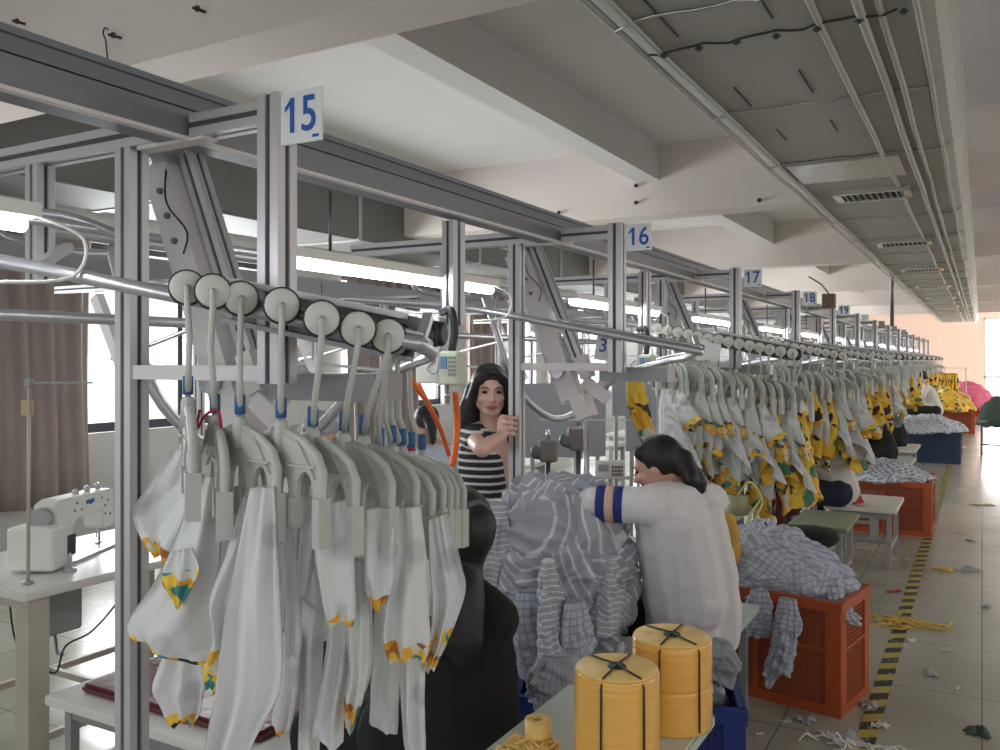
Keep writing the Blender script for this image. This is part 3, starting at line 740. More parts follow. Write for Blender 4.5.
def panel(label, F, rows, hk, D=.03, folds=3, seed=0, m=0, gray=False, nu=84, k=9, group=None):
    """a hanging cloth piece: rows of left/right edge points give its cut, it has a front and a back layer with folds"""
    rnd = random.Random(seed*7+3); p = [rnd.uniform(0, 6.28) for _ in range(5)]; o = V(seed*5.1, 3, 9)
    Ls = spline([P(x, y, F) for (x, y), _ in rows], k); Rs = spline([P(x, y, F+.0) for _, (x, y) in rows], k)
    n = len(Ls)-1; away = V(-SN, CT, 0); bm = bmesh.new(); uvl = bm.loops.layers.uv.new('UV'); org = (Ls[0]+Rs[0])/2; rings = []
    for j in range(n+1):
        v = j/n; l, r2 = Ls[j], Rs[j]; c = (l+r2)/2; h = (r2-l)/2; ring = []
        dd = D*(.55+.45*min(1, v*2.5))*min(1.2, .35+h.length/.05)
        for i in range(nu):
            th = 2*math.pi*i/nu; u = math.cos(th); sgn = math.sin(th)
            wave = math.sin(folds*u*1.6+p[0]+v*1.5)*.5+math.sin(folds*2.3*u+p[1]-v*2)*.25+.5*noise.noise(V(u*2, v*3, sgn)+o)
            cre = .30-abs(noise.noise(V(u*1.6+v*1.3, v*2.2, sgn*.6)+o))
            depth = dd*(sgn*(.55+.2*wave)+wave*.75)+.010*cre*(1 if sgn < 0 else -1)
            e = 1+.03*noise.noise(V(v*6, 1, sgn)+o)
            ring.append(bm.verts.new(c+h*u*e+away*depth+V(0, 0, .006*math.sin(3*u+p[2])*v)-org))
        rings.append(ring)
    for j in range(n):
        for i in range(nu):
            f = bm.faces.new((rings[j][i], rings[j][(i+1) % nu], rings[j+1][(i+1) % nu], rings[j+1][i])); f.smooth = True
            for lp, (a_, b_) in zip(f.loops, ((i, j), (i+1, j), (i+1, j+1), (i, j+1))): lp[uvl].uv = (a_/nu, b_/n*(hk+(.07 if hk > 1 else 0)))
    bm.faces.new(rings[0]); me = bpy.data.meshes.new('cloth'); bm.to_mesh(me); bm.free()
    g = thing('garment_piece', label, 'garment', org, 0, group); link('cloth_panel', me, GM[m], g); return g
NP = [
 ('small pale folded piece with a sunflower corner on the outermost near hanger', 1.78, [((172, 450), (204, 448)), ((152, 484), (206, 486)), ((139, 506), (202, 520)), ((141, 532), (186, 545)), ((156, 556), (170, 562))], 1.08),
 ('pale flag shaped garment piece whose tip swings out across the inner post', 1.72, [((198, 474), (222, 478)), ((180, 530), (218, 535)), ((154, 585), (219, 590)), ((126, 624), (218, 640)), ((133, 642), (214, 664))], .99),
 ('teal and yellow printed turn-up lying on the flag shaped piece', 1.67, [((170, 552), (192, 548)), ((162, 575), (200, 572)), ((168, 592), (190, 592)), ((176, 606), (183, 607))], 3),
 ('grey white strip of cloth hanging between the flag shaped piece and the sunflower strip', 1.82, [((217, 480), (246, 490)), ((216, 560), (238, 560)), ((218, 620), (236, 640)), ((222, 664), (232, 666))], .8),
 ('pale piece with a long sunflower strip beside the largest plain piece', 1.63, [((242, 496), (266, 498)), ((224, 555), (256, 556)), ((208, 600), (236, 606)), ((213, 640), (229, 642)), ((204, 668), (226, 676)), ((208, 688), (215, 690))], 1.30),
 ('largest plain pale garment piece with faint dots, hanging lowest of the near ones', 1.57, [((250, 488), (276, 486)), ((240, 550), (280, 540)), ((228, 618), (283, 588)), ((220, 680), (284, 682)), ((210, 742), (266, 722)), ((206, 770), (240, 772))], .8),
 ('narrow plain pale strip right behind the largest piece', 1.68, [((282, 500), (304, 505)), ((282, 560), (303, 560)), ((285, 615), (302, 640)), ((286, 655), (298, 656))], .8),
 ('pale sleeve end with a dark flower cuff low beside the largest piece', 1.76, [((280, 630), (302, 635)), ((278, 690), (299, 688)), ((272, 720), (292, 726)), ((276, 732), (286, 734))], 1.1),
 ('small pale knotted piece under the fourth near hanger', 1.66, [((302, 500), (322, 502)), ((299, 545), (318, 540)), ((298, 580), (309, 588)), ((301, 596), (307, 598))], .8),
 ('pale piece with a yellow floral hem half way down the near group', 1.61, [((320, 505), (346, 500)), ((316, 545), (353, 532)), ((322, 590), (356, 590)), ((328, 614), (356, 612)), ((330, 624), (354, 622))], 1.10),
 ('long pale piece hanging below the yellow floral hem', 1.72, [((330, 610), (354, 610)), ((326, 650), (352, 660)), ((318, 705), (344, 715)), ((313, 738), (342, 746))], .8),
 ('narrow pale strip with a sunflower and blue spot at its foot', 1.69, [((346, 560), (366, 560)), ((345, 620), (370, 625)), ((348, 670), (368, 672)), ((344, 705), (362, 706)), ((346, 730), (354, 732))], 1.22),
 ('pale dotted piece ending in a rounded orange hem', 1.64, [((364, 508), (394, 506)), ((365, 555), (396, 556)), ((366, 590), (393, 588)), ((373, 608), (385, 606))], 1.10),
 ('pale dotted piece with a curved blue, yellow and dark flower edge', 1.70, [((394, 508), (420, 506)), ((394, 560), (426, 560)), ((386, 608), (428, 602)), ((384, 640), (430, 640)), ((390, 662), (426, 656))], 1.12),
 ('pale dotted piece with a teal and yellow edge next to the black-clad worker', 1.78, [((428, 520), (448, 512)), ((430, 568), (460, 556)), ((433, 600), (466, 588)), ((430, 640), (452, 632)), ((424, 668), (434, 672))], 1.20),
 ('plain pale strip hanging low between the rounded hem and the curved edge', 1.86, [((374, 600), (398, 600)), ((372, 680), (400, 690)), ((370, 722), (398, 734))], .8),
 ('pale sleeve end hanging lowest beside the black-clad worker', 1.80, [((398, 650), (426, 652)), ((400, 700), (425, 700)), ((403, 740), (426, 744)), ((408, 756), (424, 756))], 1.06),
 ('curled pale sleeve with a sunflower cuff low over the maroon pad', 1.84, [((166, 648), (204, 652)), ((154, 686), (206, 686)), ((166, 710), (202, 710)), ((176, 724), (192, 722))], 1.16),
 ('pale strip hanging down between the largest piece and the yellow hem', 1.78, [((300, 600), (324, 610)), ((299, 690), (320, 690)), ((298, 752), (318, 756))], .8),
 ('grey shaded inner layer showing between the rear hangers of the near group', 1.92, [((404, 500), (436, 500)), ((412, 560), (434, 560)), ((410, 620), (432, 620))], 1.0),
 ('grey shaded layer behind the third and fourth near hangers', 1.88, [((262, 490), (322, 495)), ((266, 560), (326, 560)), ((284, 640), (330, 640))], .8),
 ('pale layer behind the knotted piece and its neighbour', 1.84, [((318, 500), (376, 500)), ((326, 580), (372, 580)), ((330, 650), (372, 660)), ((350, 690), (366, 690))], 1.0)]
for i, (lab, F, rows, hk) in enumerate(NP): panel(lab, F, rows, hk, D=.034 if i not in (2,) else .016, seed=i, folds=2+i % 3)

# rows of hangers at the further stations --------------------------------------
vars_pale = [cloth_mesh(300+k_, .40+.06*(k_ % 4), .24, .085, 40, 28, 3, .4, .6, .22, .6) for k_ in range(7)]
vars_yel = [cloth_mesh(400+k_, .42+.05*(k_ % 3), .23, .11, 40, 26, 4, .5, .3, .3, .6) for k_ in range(4)]
for k_, me in enumerate(vars_pale): me.materials.append((GM[3], GM[2], GM[0], GMP, GM[2], GM[3], GMP)[k_])
for me in vars_yel: me.materials.append(GMY)
small = [cloth_mesh(500+k_, .22, .12, .05, 28, 18, 3, .8, .5, .2, .6) for k_ in range(3)]
for k_, me in enumerate(small): me.materials.append((GM[3], GMP, GMY)[k_])
STEMS = [stem_mesh(V(.0+dx, .01, 0), .15+.01*k_, .006*(k_-1)) for k_, dx in enumerate((-.012, .0, .012))]
for me in STEMS: me.materials.append(HANG)
rr = random.Random(77); ROWY = 38
for s_i in range(2, NST):
    n_h = 16 if s_i < 6 else 12
    wh = where(s_i)
    for q in range(n_h):
        d = dL0+(dL1-dL0)*(.10 if s_i == 2 else .12)+q*(.06 if s_i < 6 else .08)
        p_, tan = on_loop(d)
        base = p_+V(0, YS[s_i], 0)+V(.0, -.0, .0)
        fn = V(tan.y, -tan.x, 0).normalized()  # outward normal on the camera side
        base = base+fn*.03
        face = math.atan2(fn.y, fn.x)+math.pi/2+R_(rr.uniform(-6, 6))
        t = thing('garment_hanger', 'grey garment hanger in the row at the frame ' + wh, 'hanger', base, face, 'hangers at the frame ' + wh)
        link('wheel_rim', RIM, None, t); link('wheel_face', FACE, None, t)
        k_ = q % 3; link('stem', STEMS[k_], None, t)
        ln = .15+.01*k_; dx = (-.012, 0, .012)[k_]
        yk = link('yoke', YOKE if s_i < 5 else YOKE2, None, t); yk.location = (dx, .01, -ln-.03)
        ya = R_(90+ROWY+rr.uniform(-12, 12)); yk.rotation_euler = (0, 0, ya)
        if s_i == 2 and q < 2: continue
        Mz = Matrix.Translation(base) @ Matrix.Rotation(face, 4, 'Z')
        hp = Mz @ V(dx, .01, -ln-.03-.145)
        py_ = {2: .12, 3: .35, 4: .45}.get(s_i, .55)
        isy = (s_i == 2 and q in (12, 14, 15)) or (s_i == 3 and q in (2, 5, 9, 12, 15)) or (s_i > 3 and rr.random() < py_)
        if isy:
            g = thing('garment_piece', 'yellow floral garment piece in the row at the frame ' + wh, 'garment', hp, face+ya, 'yellow floral pieces at the frame ' + wh)
            link('cloth_panel', vars_yel[rr.randrange(4)], None, g)
        else:
            g = thing('garment_piece', 'pale garment piece in the row at the frame ' + wh, 'garment', hp, face+ya, 'pale pieces at the frame ' + wh)
            link('cloth_panel', vars_pale[rr.randrange(7)], None, g)
        if s_i < 6:
            f_ = link('folded_flap', small[2 if isy else rr.randrange(2)], None, g); f_.location = (rr.choice((-.09, .09)), .0, .0)
        g.scale = (1, 1, rr.uniform(.85, 1.15) * (1.0 if s_i < 6 else .85))
# rack of yellow pieces at the far end
for q in range(9):
    p_ = V(-.95+.05*q, 24.6-.03*q, 1.32)
    g = thing('garment_piece', 'yellow floral garment piece on the last rack before the far wall', 'garment', p_, R_(90), 'yellow pieces on the last rack')
    link('cloth_panel', vars_yel[q % 4], None, g); g.scale = (1.6, 1, 1.25)
t = thing('end_rack', 'last garment rack near the far wall holding yellow pieces', 'rack', (-1.2, 24.5, 0))
MB().tube([(0, 0, 0), (0, 0, 1.45), (.85, -.2, 1.45), (.85, -.2, 0)], .015, 6).build('rack_frame', PIPE, t)


# ================================================================== PART 2
def table(label, x0, x1, y0, y1, z, top=TABW, leg=LEGG, cat='table', name='sewing_table', rz=0, ls=.035, under=True, group=None):
    cx, cy = (x0+x1)/2, (y0+y1)/2; w, d = (x1-x0)/2, (y1-y0)/2
    t = thing(name, label, cat, (cx, cy, 0), rz, group)
    MB().box(-w, w, -d, d, z-.035, z).bevel(.006, 2).build('tabletop', top, t)
    for sx in (-1, 1):
        for sy in (-1, 1): MB().box(sx*(w-.06)-ls/2, sx*(w-.06)+ls/2, sy*(d-.07)-ls/2, sy*(d-.07)+ls/2, 0, z-.035).build('leg', leg, t)
    for sy in (-1, 1): MB().box(-w+.06, w-.06, sy*(d-.07)-.012, sy*(d-.07)+.012, z-.09, z-.05).build('apron', leg, t)
    if under: MB().box(-w+.06, w-.06, -.012, .012, .14, .17).box(-w+.06-.012, -w+.06+.012, -d+.07, d-.07, .14, .17).box(w-.06-.012, w-.06+.012, -d+.07, d-.07, .14, .17).build('stretcher', leg, t)
    return t

def sewing_machine(label, loc, rz, body=WHT):
    t = thing('sewing_machine', label, 'sewing machine', loc, rz)
    MB().box(-.06, .46, -.09, .09, 0, .012).build('bed_plate', PIPE, t)
    m = MB(); m.prism([(-.05, .01), (.09, .01), (.10, .05), (.075, .12), (.09, .17), (.14, .19), (.36, .195), (.36, .10), (.37, .09), (.45, .09), (.46, .11), (.46, .25), (.44, .27), (.30, .275), (.0, .285), (-.05, .27)], .10)
    m.bevel(.012, 2).build('machine_arm', body, t)
    MB().tube([(.415, 0, .09), (.415, 0, .02)], .006, 6).tube([(.39, 0, .09), (.39, 0, .04)], .004, 6).build('needle_bar', PIPE, t)
    MB().box(.38, .43, -.012, .012, .014, .02).build('presser_foot', PIPE, t)
    MB().lathe([(.03, -.015), (.05, -.012), (.05, .012), (.03, .015)], 18, M=Matrix.Translation((-.07, 0, .21)) @ Matrix.Rotation(R_(90), 4, 'Y')).build('handwheel', LEGG, t)
    MB().box(-.16, -.04, -.10, .10, .01, .19).bevel(.01).build('motor_housing', body, t)
    for x in (.20, .30, .40): MB().lathe([(.010, 0), (.014, .01), (.014, .022), (.006, .03)], 10, (x, 0, .272)).build('tension_knob', PIPE, t)
    MB().box(.02, .10, -.056, -.05, .03, .12).build('black_cover', BLK, t)
    dm = MB()
    for q, (x, z) in enumerate(((.1, .22), (.16, .215), (.24, .23), (.34, .24), (.37, .2), (.37, .16), (.40, .22), (.42, .15), (.12, .25))):
        dm.lathe([(.005, -.001), (.005, .002)], 8, M=Matrix.Translation((x, -.051, z)) @ Matrix.Rotation(R_(90), 4, 'X'))
    dm.build('screw', BLK, t)
    MB().box(.20, .27, -.0525, -.0505, .232, .25).build('blue_badge', NAVYT, t)
    MB().box(.0, .04, -.0525, -.0505, .06, .10).build('blue_badge', NAVYT, t)
    return t

def thread_stand(label, loc, rz=0, n=4):
    t = thing('thread_stand', label, 'thread stand', loc, rz)
    MB().tube([(0, 0, 0), (0, 0, .62)], .008, 8).build('pole', PIPE, t)
    MB().box(-.22, .22, -.07, .07, .10, .11).build('spool_tray', LEGG, t)
    MB().bar((-.22, 0, .6), (.22, 0, .6), .01, .006).build('guide_arm', PIPE, t)
    MB().box(-.05, .05, -.05, .05, 0, .012).build('base', LEGG, t)
    return t
def cone(label, loc, m=CONE, r=.034, h=.13, group=None):
    t = thing('thread_cone', label, 'thread cone', loc, 0, group)
    MB().lathe([(r*.98, 0), (r, .01), (r*.62, h), (r*.5, h+.002)], 18).build('thread', m, t)
    MB().lathe([(r*.5, h), (r*.42, h+.02), (r*.2, h+.021)], 12).build('cone_tip', YELB, t); return t

# ---------------- left table with sewing machine (window side, nearest)
table('white topped sewing table nearest the camera on the window side, on thick beige legs', -3.98, -3.18, 1.97, 3.15, .76, TABW, LEGB, ls=.085)
sewing_machine('white industrial sewing machine on the nearest white table by the curtain', (-3.52, 2.30, .76), math.atan2(.47, -.24), WHT)
pl = P(28, 582, 3.42)
t = thing('thread_stand', 'tall thin brown thread pole with a flat arm on the nearest white table', 'thread stand', (pl.x, pl.y, .76))
MB().tube([(0, 0, 0), (.01, .0, .81)], .007, 8).build('pole', LEGB, t)
MB().lathe([(.02, 0), (.022, .008), (.008, .014)], 12).build('base', LEGG, t)
d_ = V(.9, .40, 0)
MB().bar(V(.0, 0, .80), V(.0, 0, .80)+d_*.27, .018, .006).build('guide_arm', LEGG, t)
MB().lathe([(.018, -.012), (.018, .012)], 10, M=Matrix.Translation((.01, 0, .80)) @ Matrix.Rotation(R_(90), 4, 'X')).build('clamp_knob', LEGG, t)
c = MB().bar(V(-.03, -.01, .70), V(.02, .01, .70), .004, .06).build('number_tag', CARD, t)
MB().tube(arc((-.0, 0), .009, 0, 340, 12), .002, 4, M if False else True).build('tag_mark', BLK, c, None)
KM = bpy.data.objects[-1] if False else None
MB().tube(spline([(-3.30, 2.05, .72), (-3.24, 2.1, .6), (-3.22, 2.2, .5), (-3.2, 2.35, .42), (-3.22, 2.5, .5), (-3.2, 2.6, .62), (-3.25, 2.7, .72)], 6), .006, 6)
t = MB().tube(spline([(-3.5, 2.1, .72), (-3.42, 2.08, .52), (-3.34, 2.10, .46), (-3.28, 2.16, .38), (-3.27, 2.2, .48), (-3.24, 2.3, .52), (-3.26, 2.45, .62), (-3.3, 2.55, .72)], 7), .004, 6).build('power_cable', BLK)
tag(t, 'black cable looping under the nearest white sewing table', 'cable')
t = thing('knee_lifter', 'grey metal motor box hanging under the nearest white sewing table', 'motor', (-3.42, 2.25, .60))
MB().box(-.07, .05, -.06, .10, -.1, .125).bevel(.01).build('box', LEGG, t); MB().tube([(0, 0, -.1), (.05, -.02, -.18), (.1, -.03, -.17)], .008, 6).build('lever', PIPE, t)
t = thing('lint_catcher', 'slim grey pedal rod standing under the nearest white sewing table', 'rod', (-3.35, 2.75, 0))
MB().tube([(0, 0, 0.02), (.0, 0, .70)], .006, 6).build('rod', PIPED, t); MB().box(-.1, .1, -.06, .06, 0, .02).build('pedal', LEGG, t)
sp = tag(MB().lathe([(.028, 0), (.028, .008), (.010, .012), (.008, .07), (.004, .075)], 12).build('bobbin_spindle', PIPE, None, (-3.36, 2.28, .76)), 'small metal spindle standing on the nearest white table', 'spindle')

# ---------------- bench with maroon cushion
t = table('white edged low bench behind the near garments carrying a maroon pad', -2.95, -1.86, 1.90, 2.62, .44, WHT, LEGG, 'bench', 'bench')
c = MB().box(-2.86, -1.98, 1.98, 2.60, .441, .475).bevel(.012, 2).build('seat_cushion', MAROON); tag(c, 'dark maroon vinyl pad lying on the low white edged bench', 'cushion')
t = tag(MB().lathe([(.02, 0), (.04, .005), (.043, .06), (.04, .12), (.02, .125)], 18).build('thread_roll', mat('lilac_thread', (.42, .38, .5), .8), None, (-2.45, 1.78, 0)), 'lilac thread roll on the floor below the maroon padded bench', 'thread roll')

# ---------------- crates
def crate(label, loc, rz, w, d, h, m, mi):
    t = thing('crate', label, 'crate', loc, rz)
    MB().box(0, w, 0, d, 0, .02).build('crate_floor', mi, t)
    for (x0, x1, y0, y1) in ((0, w, 0, .012), (0, w, d-.012, d), (0, .012, .012, d-.012), (w-.012, w, .012, d-.012)):
        ax = x1-x0 > y1-y0
        MB().box(x0+(.0 if ax else .003), x1-(.0 if ax else .003), y0+(.003 if ax else 0), y1-(.003 if ax else 0), .02, h-.03).build('side_panel', mi, t)
        g = MB(); n = int((w if ax else d)/.022)
        for i in range(n):
            u = (i+.5)/n*(w if ax else d)
            if ax: g.box(u-.003, u+.003, y0-.001, y1+.001, .05, h-.07)
            else: g.box(x0-.001, x1+.001, u-.003, u+.003, .05, h-.07)
        for j in range(int(h/.022)):
            z = .05+j*.022
            if z > h-.07: break
            if ax: g.box(0.01, w-.01, y0-.001, y1+.001, z, z+.006)
            else: g.box(x0-.001, x1+.001, 0.01, d-.01, z, z+.006)
        g.build('lattice', ORPL if m is ORP else m, t)
    r = MB()
    for z0, z1, e in ((h-.05, h, .014), (h*.55, h*.55+.015, .008), (0, .045, .010)):
        r.box(-e, w+e, -e, .014, z0, z1).box(-e, w+e, d-.014, d+e, z0, z1).box(-e, .014, 0, d, z0, z1).box(w-.014, w+e, 0, d, z0, z1)
    r.build('rim', m, t)
    for x in (0, w/2, w):
        for y in (0, d):
            ww = .07 if x != w/2 else .022
            x0 = min(max(x-ww/2, -.006), w+.006-ww); MB().box(x0, x0+ww, y-.009, y+.009, 0, h-.02).build('corner_post', m, t)
    for x in (0, w):
        for y0_ in (0, d-.07): MB().box(x-.009, x+.009, y0_, y0_+.07, 0, h-.02).build('corner_post', m, t)
    return t
crate('big orange plastic mesh crate heaped with grey shirts beside the striped floor tape', (-1.36, 4.36, 0), R_(-10), .80, .42, .53, ORP, ORPI)
crate('orange crate heaped with grey cloth, second along the aisle, behind the white topped bench', (-1.22, 8.95, 0), 0, .80, .85, .50, ORP, ORPI)
crate('navy blue crate full of blue grey cloth farther along the aisle', (-1.15, 15.4, 0), 0, .85, 1.3, .50, NVP, NVP)
crate('orange crate holding yellow cloth near the far wall', (-1.5, 21.8, 0), 0, 1.35, 1.6, .52, ORP, ORPI)
crate('low red crate under pink cloth at the far wall', (-.62, 28.6, 0), 0, 1.2, .8, .40, REDP, REDP)
crate('blue plastic crate behind the big yellow strip spools', (-1.40, 2.60, 0), R_(20), .76, .42, .50, BLP, BLPI)

# ---------------- cloth heaps
def heap(name, label, cat, c, prof, sx, sy, rz, m, seed, ncell=30, amp=.018, freq=60, nu=190, nv=90, kind=None, lump=.03):
    rnd = random.Random(seed); bm = bmesh.new(); uvl = bm.loops.layers.uv.new('UV')
    # profile sampling
    pr = spline([V(r, 0, z) for r, z in prof], 12); tot = len(pr)-1
    def pf(v):
        f = v*tot; i = min(int(f), tot-1); return pr[i].lerp(pr[i+1], f-i)
    zc = sum(p.z for p in pr)/len(pr)
    seeds = []
    for _ in range(ncell):
        v = rnd.uniform(.05, 1)**.8; a = rnd.uniform(0, 2*math.pi); q = pf(v)
        d = V(rnd.uniform(-1, 1), rnd.uniform(-1, 1), rnd.uniform(-1.2, 1.2)).normalized()
        seeds.append((V(q.x*math.cos(a)*sx, q.x*math.sin(a)*sy, q.z), d, V(rnd.uniform(-1, 1), rnd.uniform(-1, 1), rnd.uniform(-1, 1)).normalized(), rnd.uniform(-1, 1), rnd.uniform(.5, 1.3)))
    off = V(seed*7.3, 2, 1); grid = []; uvs = []
    for j in range(nv+1):
        q = pf(j/nv); row = []; ur = []
        for i in range(nu):
            a = 2*math.pi*i/nu; p = V(q.x*math.cos(a)*sx, q.x*math.sin(a)*sy, q.z)
            wv = noise.noise_vector(p*5+off)*.06+noise.noise_vector(p*14+off)*.02
            pw = p+wv; b1 = b2 = 9e9; s1 = None
            for s in seeds:
                dd = (pw-s[0]).length
                if dd < b1: b2 = b1; b1 = dd; s1 = s
                elif dd < b2: b2 = dd
            e = min(1, (b2-b1)/.05)
            ph = (pw).dot(s1[1])*freq*s1[4]+s1[3]*6
            rid = 1-abs(math.sin(ph*.5+1.5*noise.noise(p*9+off)))
            disp = amp*(rid*1.1-.4)*(.35+.65*e)+lump*s1[3]*.6*e-.012*(1-e)+lump*noise.noise(p*4+off)
            disp += .030*(.22-abs(noise.noise(pw*8+off)))+.012*(.25-abs(noise.noise(pw*20-off)))
            nrm = V(p.x/(sx*sx+1e-6), p.y/(sy*sy+1e-6), (p.z-zc)*1.2)
            if nrm.length < 1e-6: nrm = V(0, 0, 1)
            nrm.normalize(); k_ = min(1, q.x/.06)
            row.append(bm.verts.new(p+nrm*disp*max(k_, .4 if j else 1)))
            ur.append((p.dot(s1[1])+s1[3]*3, p.dot(s1[2].cross(s1[1]).normalized())+.12*wv.x))
        grid.append(row); uvs.append(ur)
    for j in range(nv):
        for i in range(nu):
            i2 = (i+1) % nu
            f = bm.faces.new((grid[j][i], grid[j+1][i], grid[j+1][i2], grid[j][i2])); f.smooth = True
            u0 = uvs[j][i]
            for lp, (a_, b_) in zip(f.loops, ((j, i), (j+1, i), (j+1, i2), (j, i2))):
                u = uvs[a_][b_]; lp[uvl].uv = u if abs(u[0]-u0[0])+abs(u[1]-u0[1]) < .06 else u0
    bm.faces.new(grid[-1]); me = bpy.data.meshes.new('heap'); bm.normal_update(); bm.to_mesh(me); bm.free()
    o = link(name, me, m, None, c, rz); tag(o, label, cat, None, kind); return o
bc = P(563, 560, 3.42)
heap('shirt_heap', 'large hanging heap of grey striped shirts between the frame sixteen post and the white-shirted worker', 'cloth heap', (bc.x, bc.y, 0),
     [(.01, 1.20), (.12, 1.175), (.21, 1.10), (.27, .98), (.30, .84), (.30, .70), (.25, .60), (.20, .52), (.15, .47), (.02, .46)], 1.0, .85, TH, GSTR, 4, 40, .032, 100, 320, 180, 'stuff', .04)
gs = [(497, 500, 3.30, .50, .14), (530, 590, 3.12, .30, .16), (575, 600, 3.05, .34, .15), (612, 560, 3.22, .32, .13), (548, 560, 3.1, .34, .14)]
for i, (px, py, F, L_, W_) in enumerate(gs):
    p = P(px, py, F)
    o = link('shirt', cloth_mesh(700+i, L_, W_, .10, 60, 40, 3, .5, .5, .22, .5), GPLD if i in (1, 2) else GSTR, None, p, TH+R_(20*i))
    for l in o.data.uv_layers['UV'].data: l.uv = (l.uv[0]*W_*2.2, l.uv[1]*L_)
    tag(o, ['grey striped shirt hanging down the window side of the big heap by the post', 'grey checked shirt tail hanging low in front of the big heap', 'grey checked shirt hanging from the middle of the big heap', 'grey striped shirt sleeve on the aisle side of the big heap', 'grey striped shirt front draped over the middle of the big heap'][i], 'shirt')
heap('scrap_heap', 'dark grey heap of mixed cloth in the blue crate behind the yellow spools', 'cloth heap', (-1.13, 2.93, 0), [(.01, .66), (.14, .64), (.26, .58), (.33, .50), (.30, .42), (.05, .40)], 1.05, .6, R_(20), GDRK, 9, 40, .022, 70, 180, 90, 'stuff')
for i, (px, py, F, w) in enumerate(((560, 655, 2.75, .2), (700, 668, 2.75, .14), (722, 640, 2.95, .16))):
    p = P(px, py, F); o = link('cloth_scrap', cloth_mesh(800+i, .17, w, .07, 40, 24, 3, .6, .5, .3, .5), (GPLD, LAV, GCARD)[i], None, p, TH+i)
    tag(o, ['checked cloth end hanging over the blue crate rim', 'pale cloth end by the taller yellow spool stack', 'grey cloth end hanging between the worker and the taller spool stack'][i], 'cloth')
heap('shirt_heap', 'heap of blue grey checked shirts piled on the big orange crate', 'cloth heap', (-.97, 4.54, 0), [(.01, .80), (.12, .79), (.28, .70), (.40, .60), (.43, .53), (.38, .47), (.05, .46)], 1.0, .62, R_(-10), GPLD, 14, 56, .030, 85, 260, 130, 'stuff', .045)
for i, (px, py, F, L_, W_) in enumerate(((788, 598, 3.98, .36, .12), (760, 590, 4.05, .22, .13), (830, 585, 4.1, .14, .12))):
    p = P(px, py, F); o = link('shirt', cloth_mesh(720+i, L_, W_, .06, 60, 40, 3, .25, .4, .22, .6), GPLD, None, p, TH-R_(30))
    for l in o.data.uv_layers['UV'].data: l.uv = (l.uv[0]*W_*2.2, l.uv[1]*L_)
    tag(o, ['grey checked sleeve hanging longest down the front of the big orange crate', 'short grey checked cloth end hanging over the big orange crate near the bench leg', 'short grey cloth end over the big orange crate corner by the tape'][i], 'shirt')
heap('cloth_heap', 'heap of grey and white cloth in the second orange crate along the aisle', 'cloth heap', (-.86, 9.3, 0), [(.01, .66), (.2, .64), (.38, .56), (.47, .48), (.05, .46)], .95, .95, 0, GBLU, 24, 60, .04, 60, 150, 70, 'stuff', .05)
heap('cloth_heap', 'heap of blue grey cloth on the navy crate farther along the aisle', 'cloth heap', (-.80, 15.9, 0), [(.01, .72), (.25, .70), (.42, .6), (.50, .48), (.05, .46)], 1.1, 1.5, 0, GBLU, 25, 60, .045, 50, 130, 60, 'stuff', .06)
heap('cloth_heap', 'yellow floral cloth heap on the orange crate near the far wall', 'cloth heap', (-.85, 22.3, 0), [(.01, .98), (.25, .95), (.5, .8), (.66, .58), (.6, .5), (.05, .48)], 1.1, 1.2, 0, GMY, 26, 30, .03, 30, 110, 50, 'stuff', .08)
heap('cloth_heap', 'pink cloth heap on the low red crate at the far wall', 'cloth heap', (-.45, 28.2, 0), [(.01, 1.0), (.3, .95), (.6, .75), (.8, .45), (.8, .3), (.05, .25)], 1, .8, 0, mat('pink_cloth', (.8, .18, .30), .8, 0, .15, 6), 27, 30, .04, 22, 90, 40, 'stuff', .08)
heap('cloth_heap', 'second yellow cloth heap behind the orange crate near the far wall', 'cloth heap', (-1.6, 24.2, 0), [(.01, 1.05), (.3, 1.0), (.6, .8), (.8, .5), (.8, .3), (.05, .05)], 1, .8, 0, GMY, 28, 24, .04, 22, 90, 40, 'stuff', .08)

# ---------------- spools
def spool(label, c, r, layers, z0, m=SPOOL):
    t = thing('strip_spool', label, 'spool', (c[0], c[1], z0))
    z = 0
    for i, h in enumerate(layers):
        rr_ = r*(1-.02*(i % 2)) if i < len(layers)-1 else r
        MB().lathe([(rr_*.985, z+.0), (rr_*.995, z+.003), (rr_, z+h*.5), (rr_*.995, z+h-.006), (rr_*.985, z+h-.002), (rr_*.965, z+h)], 56).build('wound_roll', m, t); z += h
    MB().lathe([(.018, z-.001), (r*.957, z-.001), (r*.95, z+.003), (.02, z+.003)], 56).build('spool_face', SPTOP, t)
    MB().lathe([(.004, z), (.022, z+.004), (.018, z+.008), (.004, z+.009)], 12).build('core_plug', BLK, t)
    for a in (R_(62), R_(125), R_(242), R_(-62)):
        d = V(math.cos(a+TH), math.sin(a+TH), 0); e = r+.003
        MB().tube([V(0, 0, z+.009), d*(r*.5)+V(0, 0, z+.006), d*(r-.01)+V(0, 0, z+.005), d*e+V(0, 0, z-.012), d*(e+.001)+V(0, 0, .01)], .0024, 6).build('tie_cord', BLK, t)
    return t
c1 = P(617, 668, 1.90); c2 = P(672, 636, 2.13)
spool('shorter plastic wrapped yellow strip spool in front, tied with black cord', (c1.x, c1.y), .094, [c1.z-.755], .755)
spool('taller stack of yellow strip spools behind the shorter one, tied with black cord', (c2.x, c2.y), .098, [.105, c2.z-.755-.105], .755)
table('small pale green topped table under the yellow strip spools', -1.0, -.59, 1.30, 2.17, .755, TABG, LEGG)
c3 = P(538, 722, 2.0)
t = thing('tape_roll', 'small yellow tape roll standing on the pale green table', 'tape roll', (c3.x, c3.y, .756))
MB().lathe([(.014, 0), (.031, 0), (.031, .06), (.014, .06), (.014, .03)], 30).build('tape', SPTOP, t)
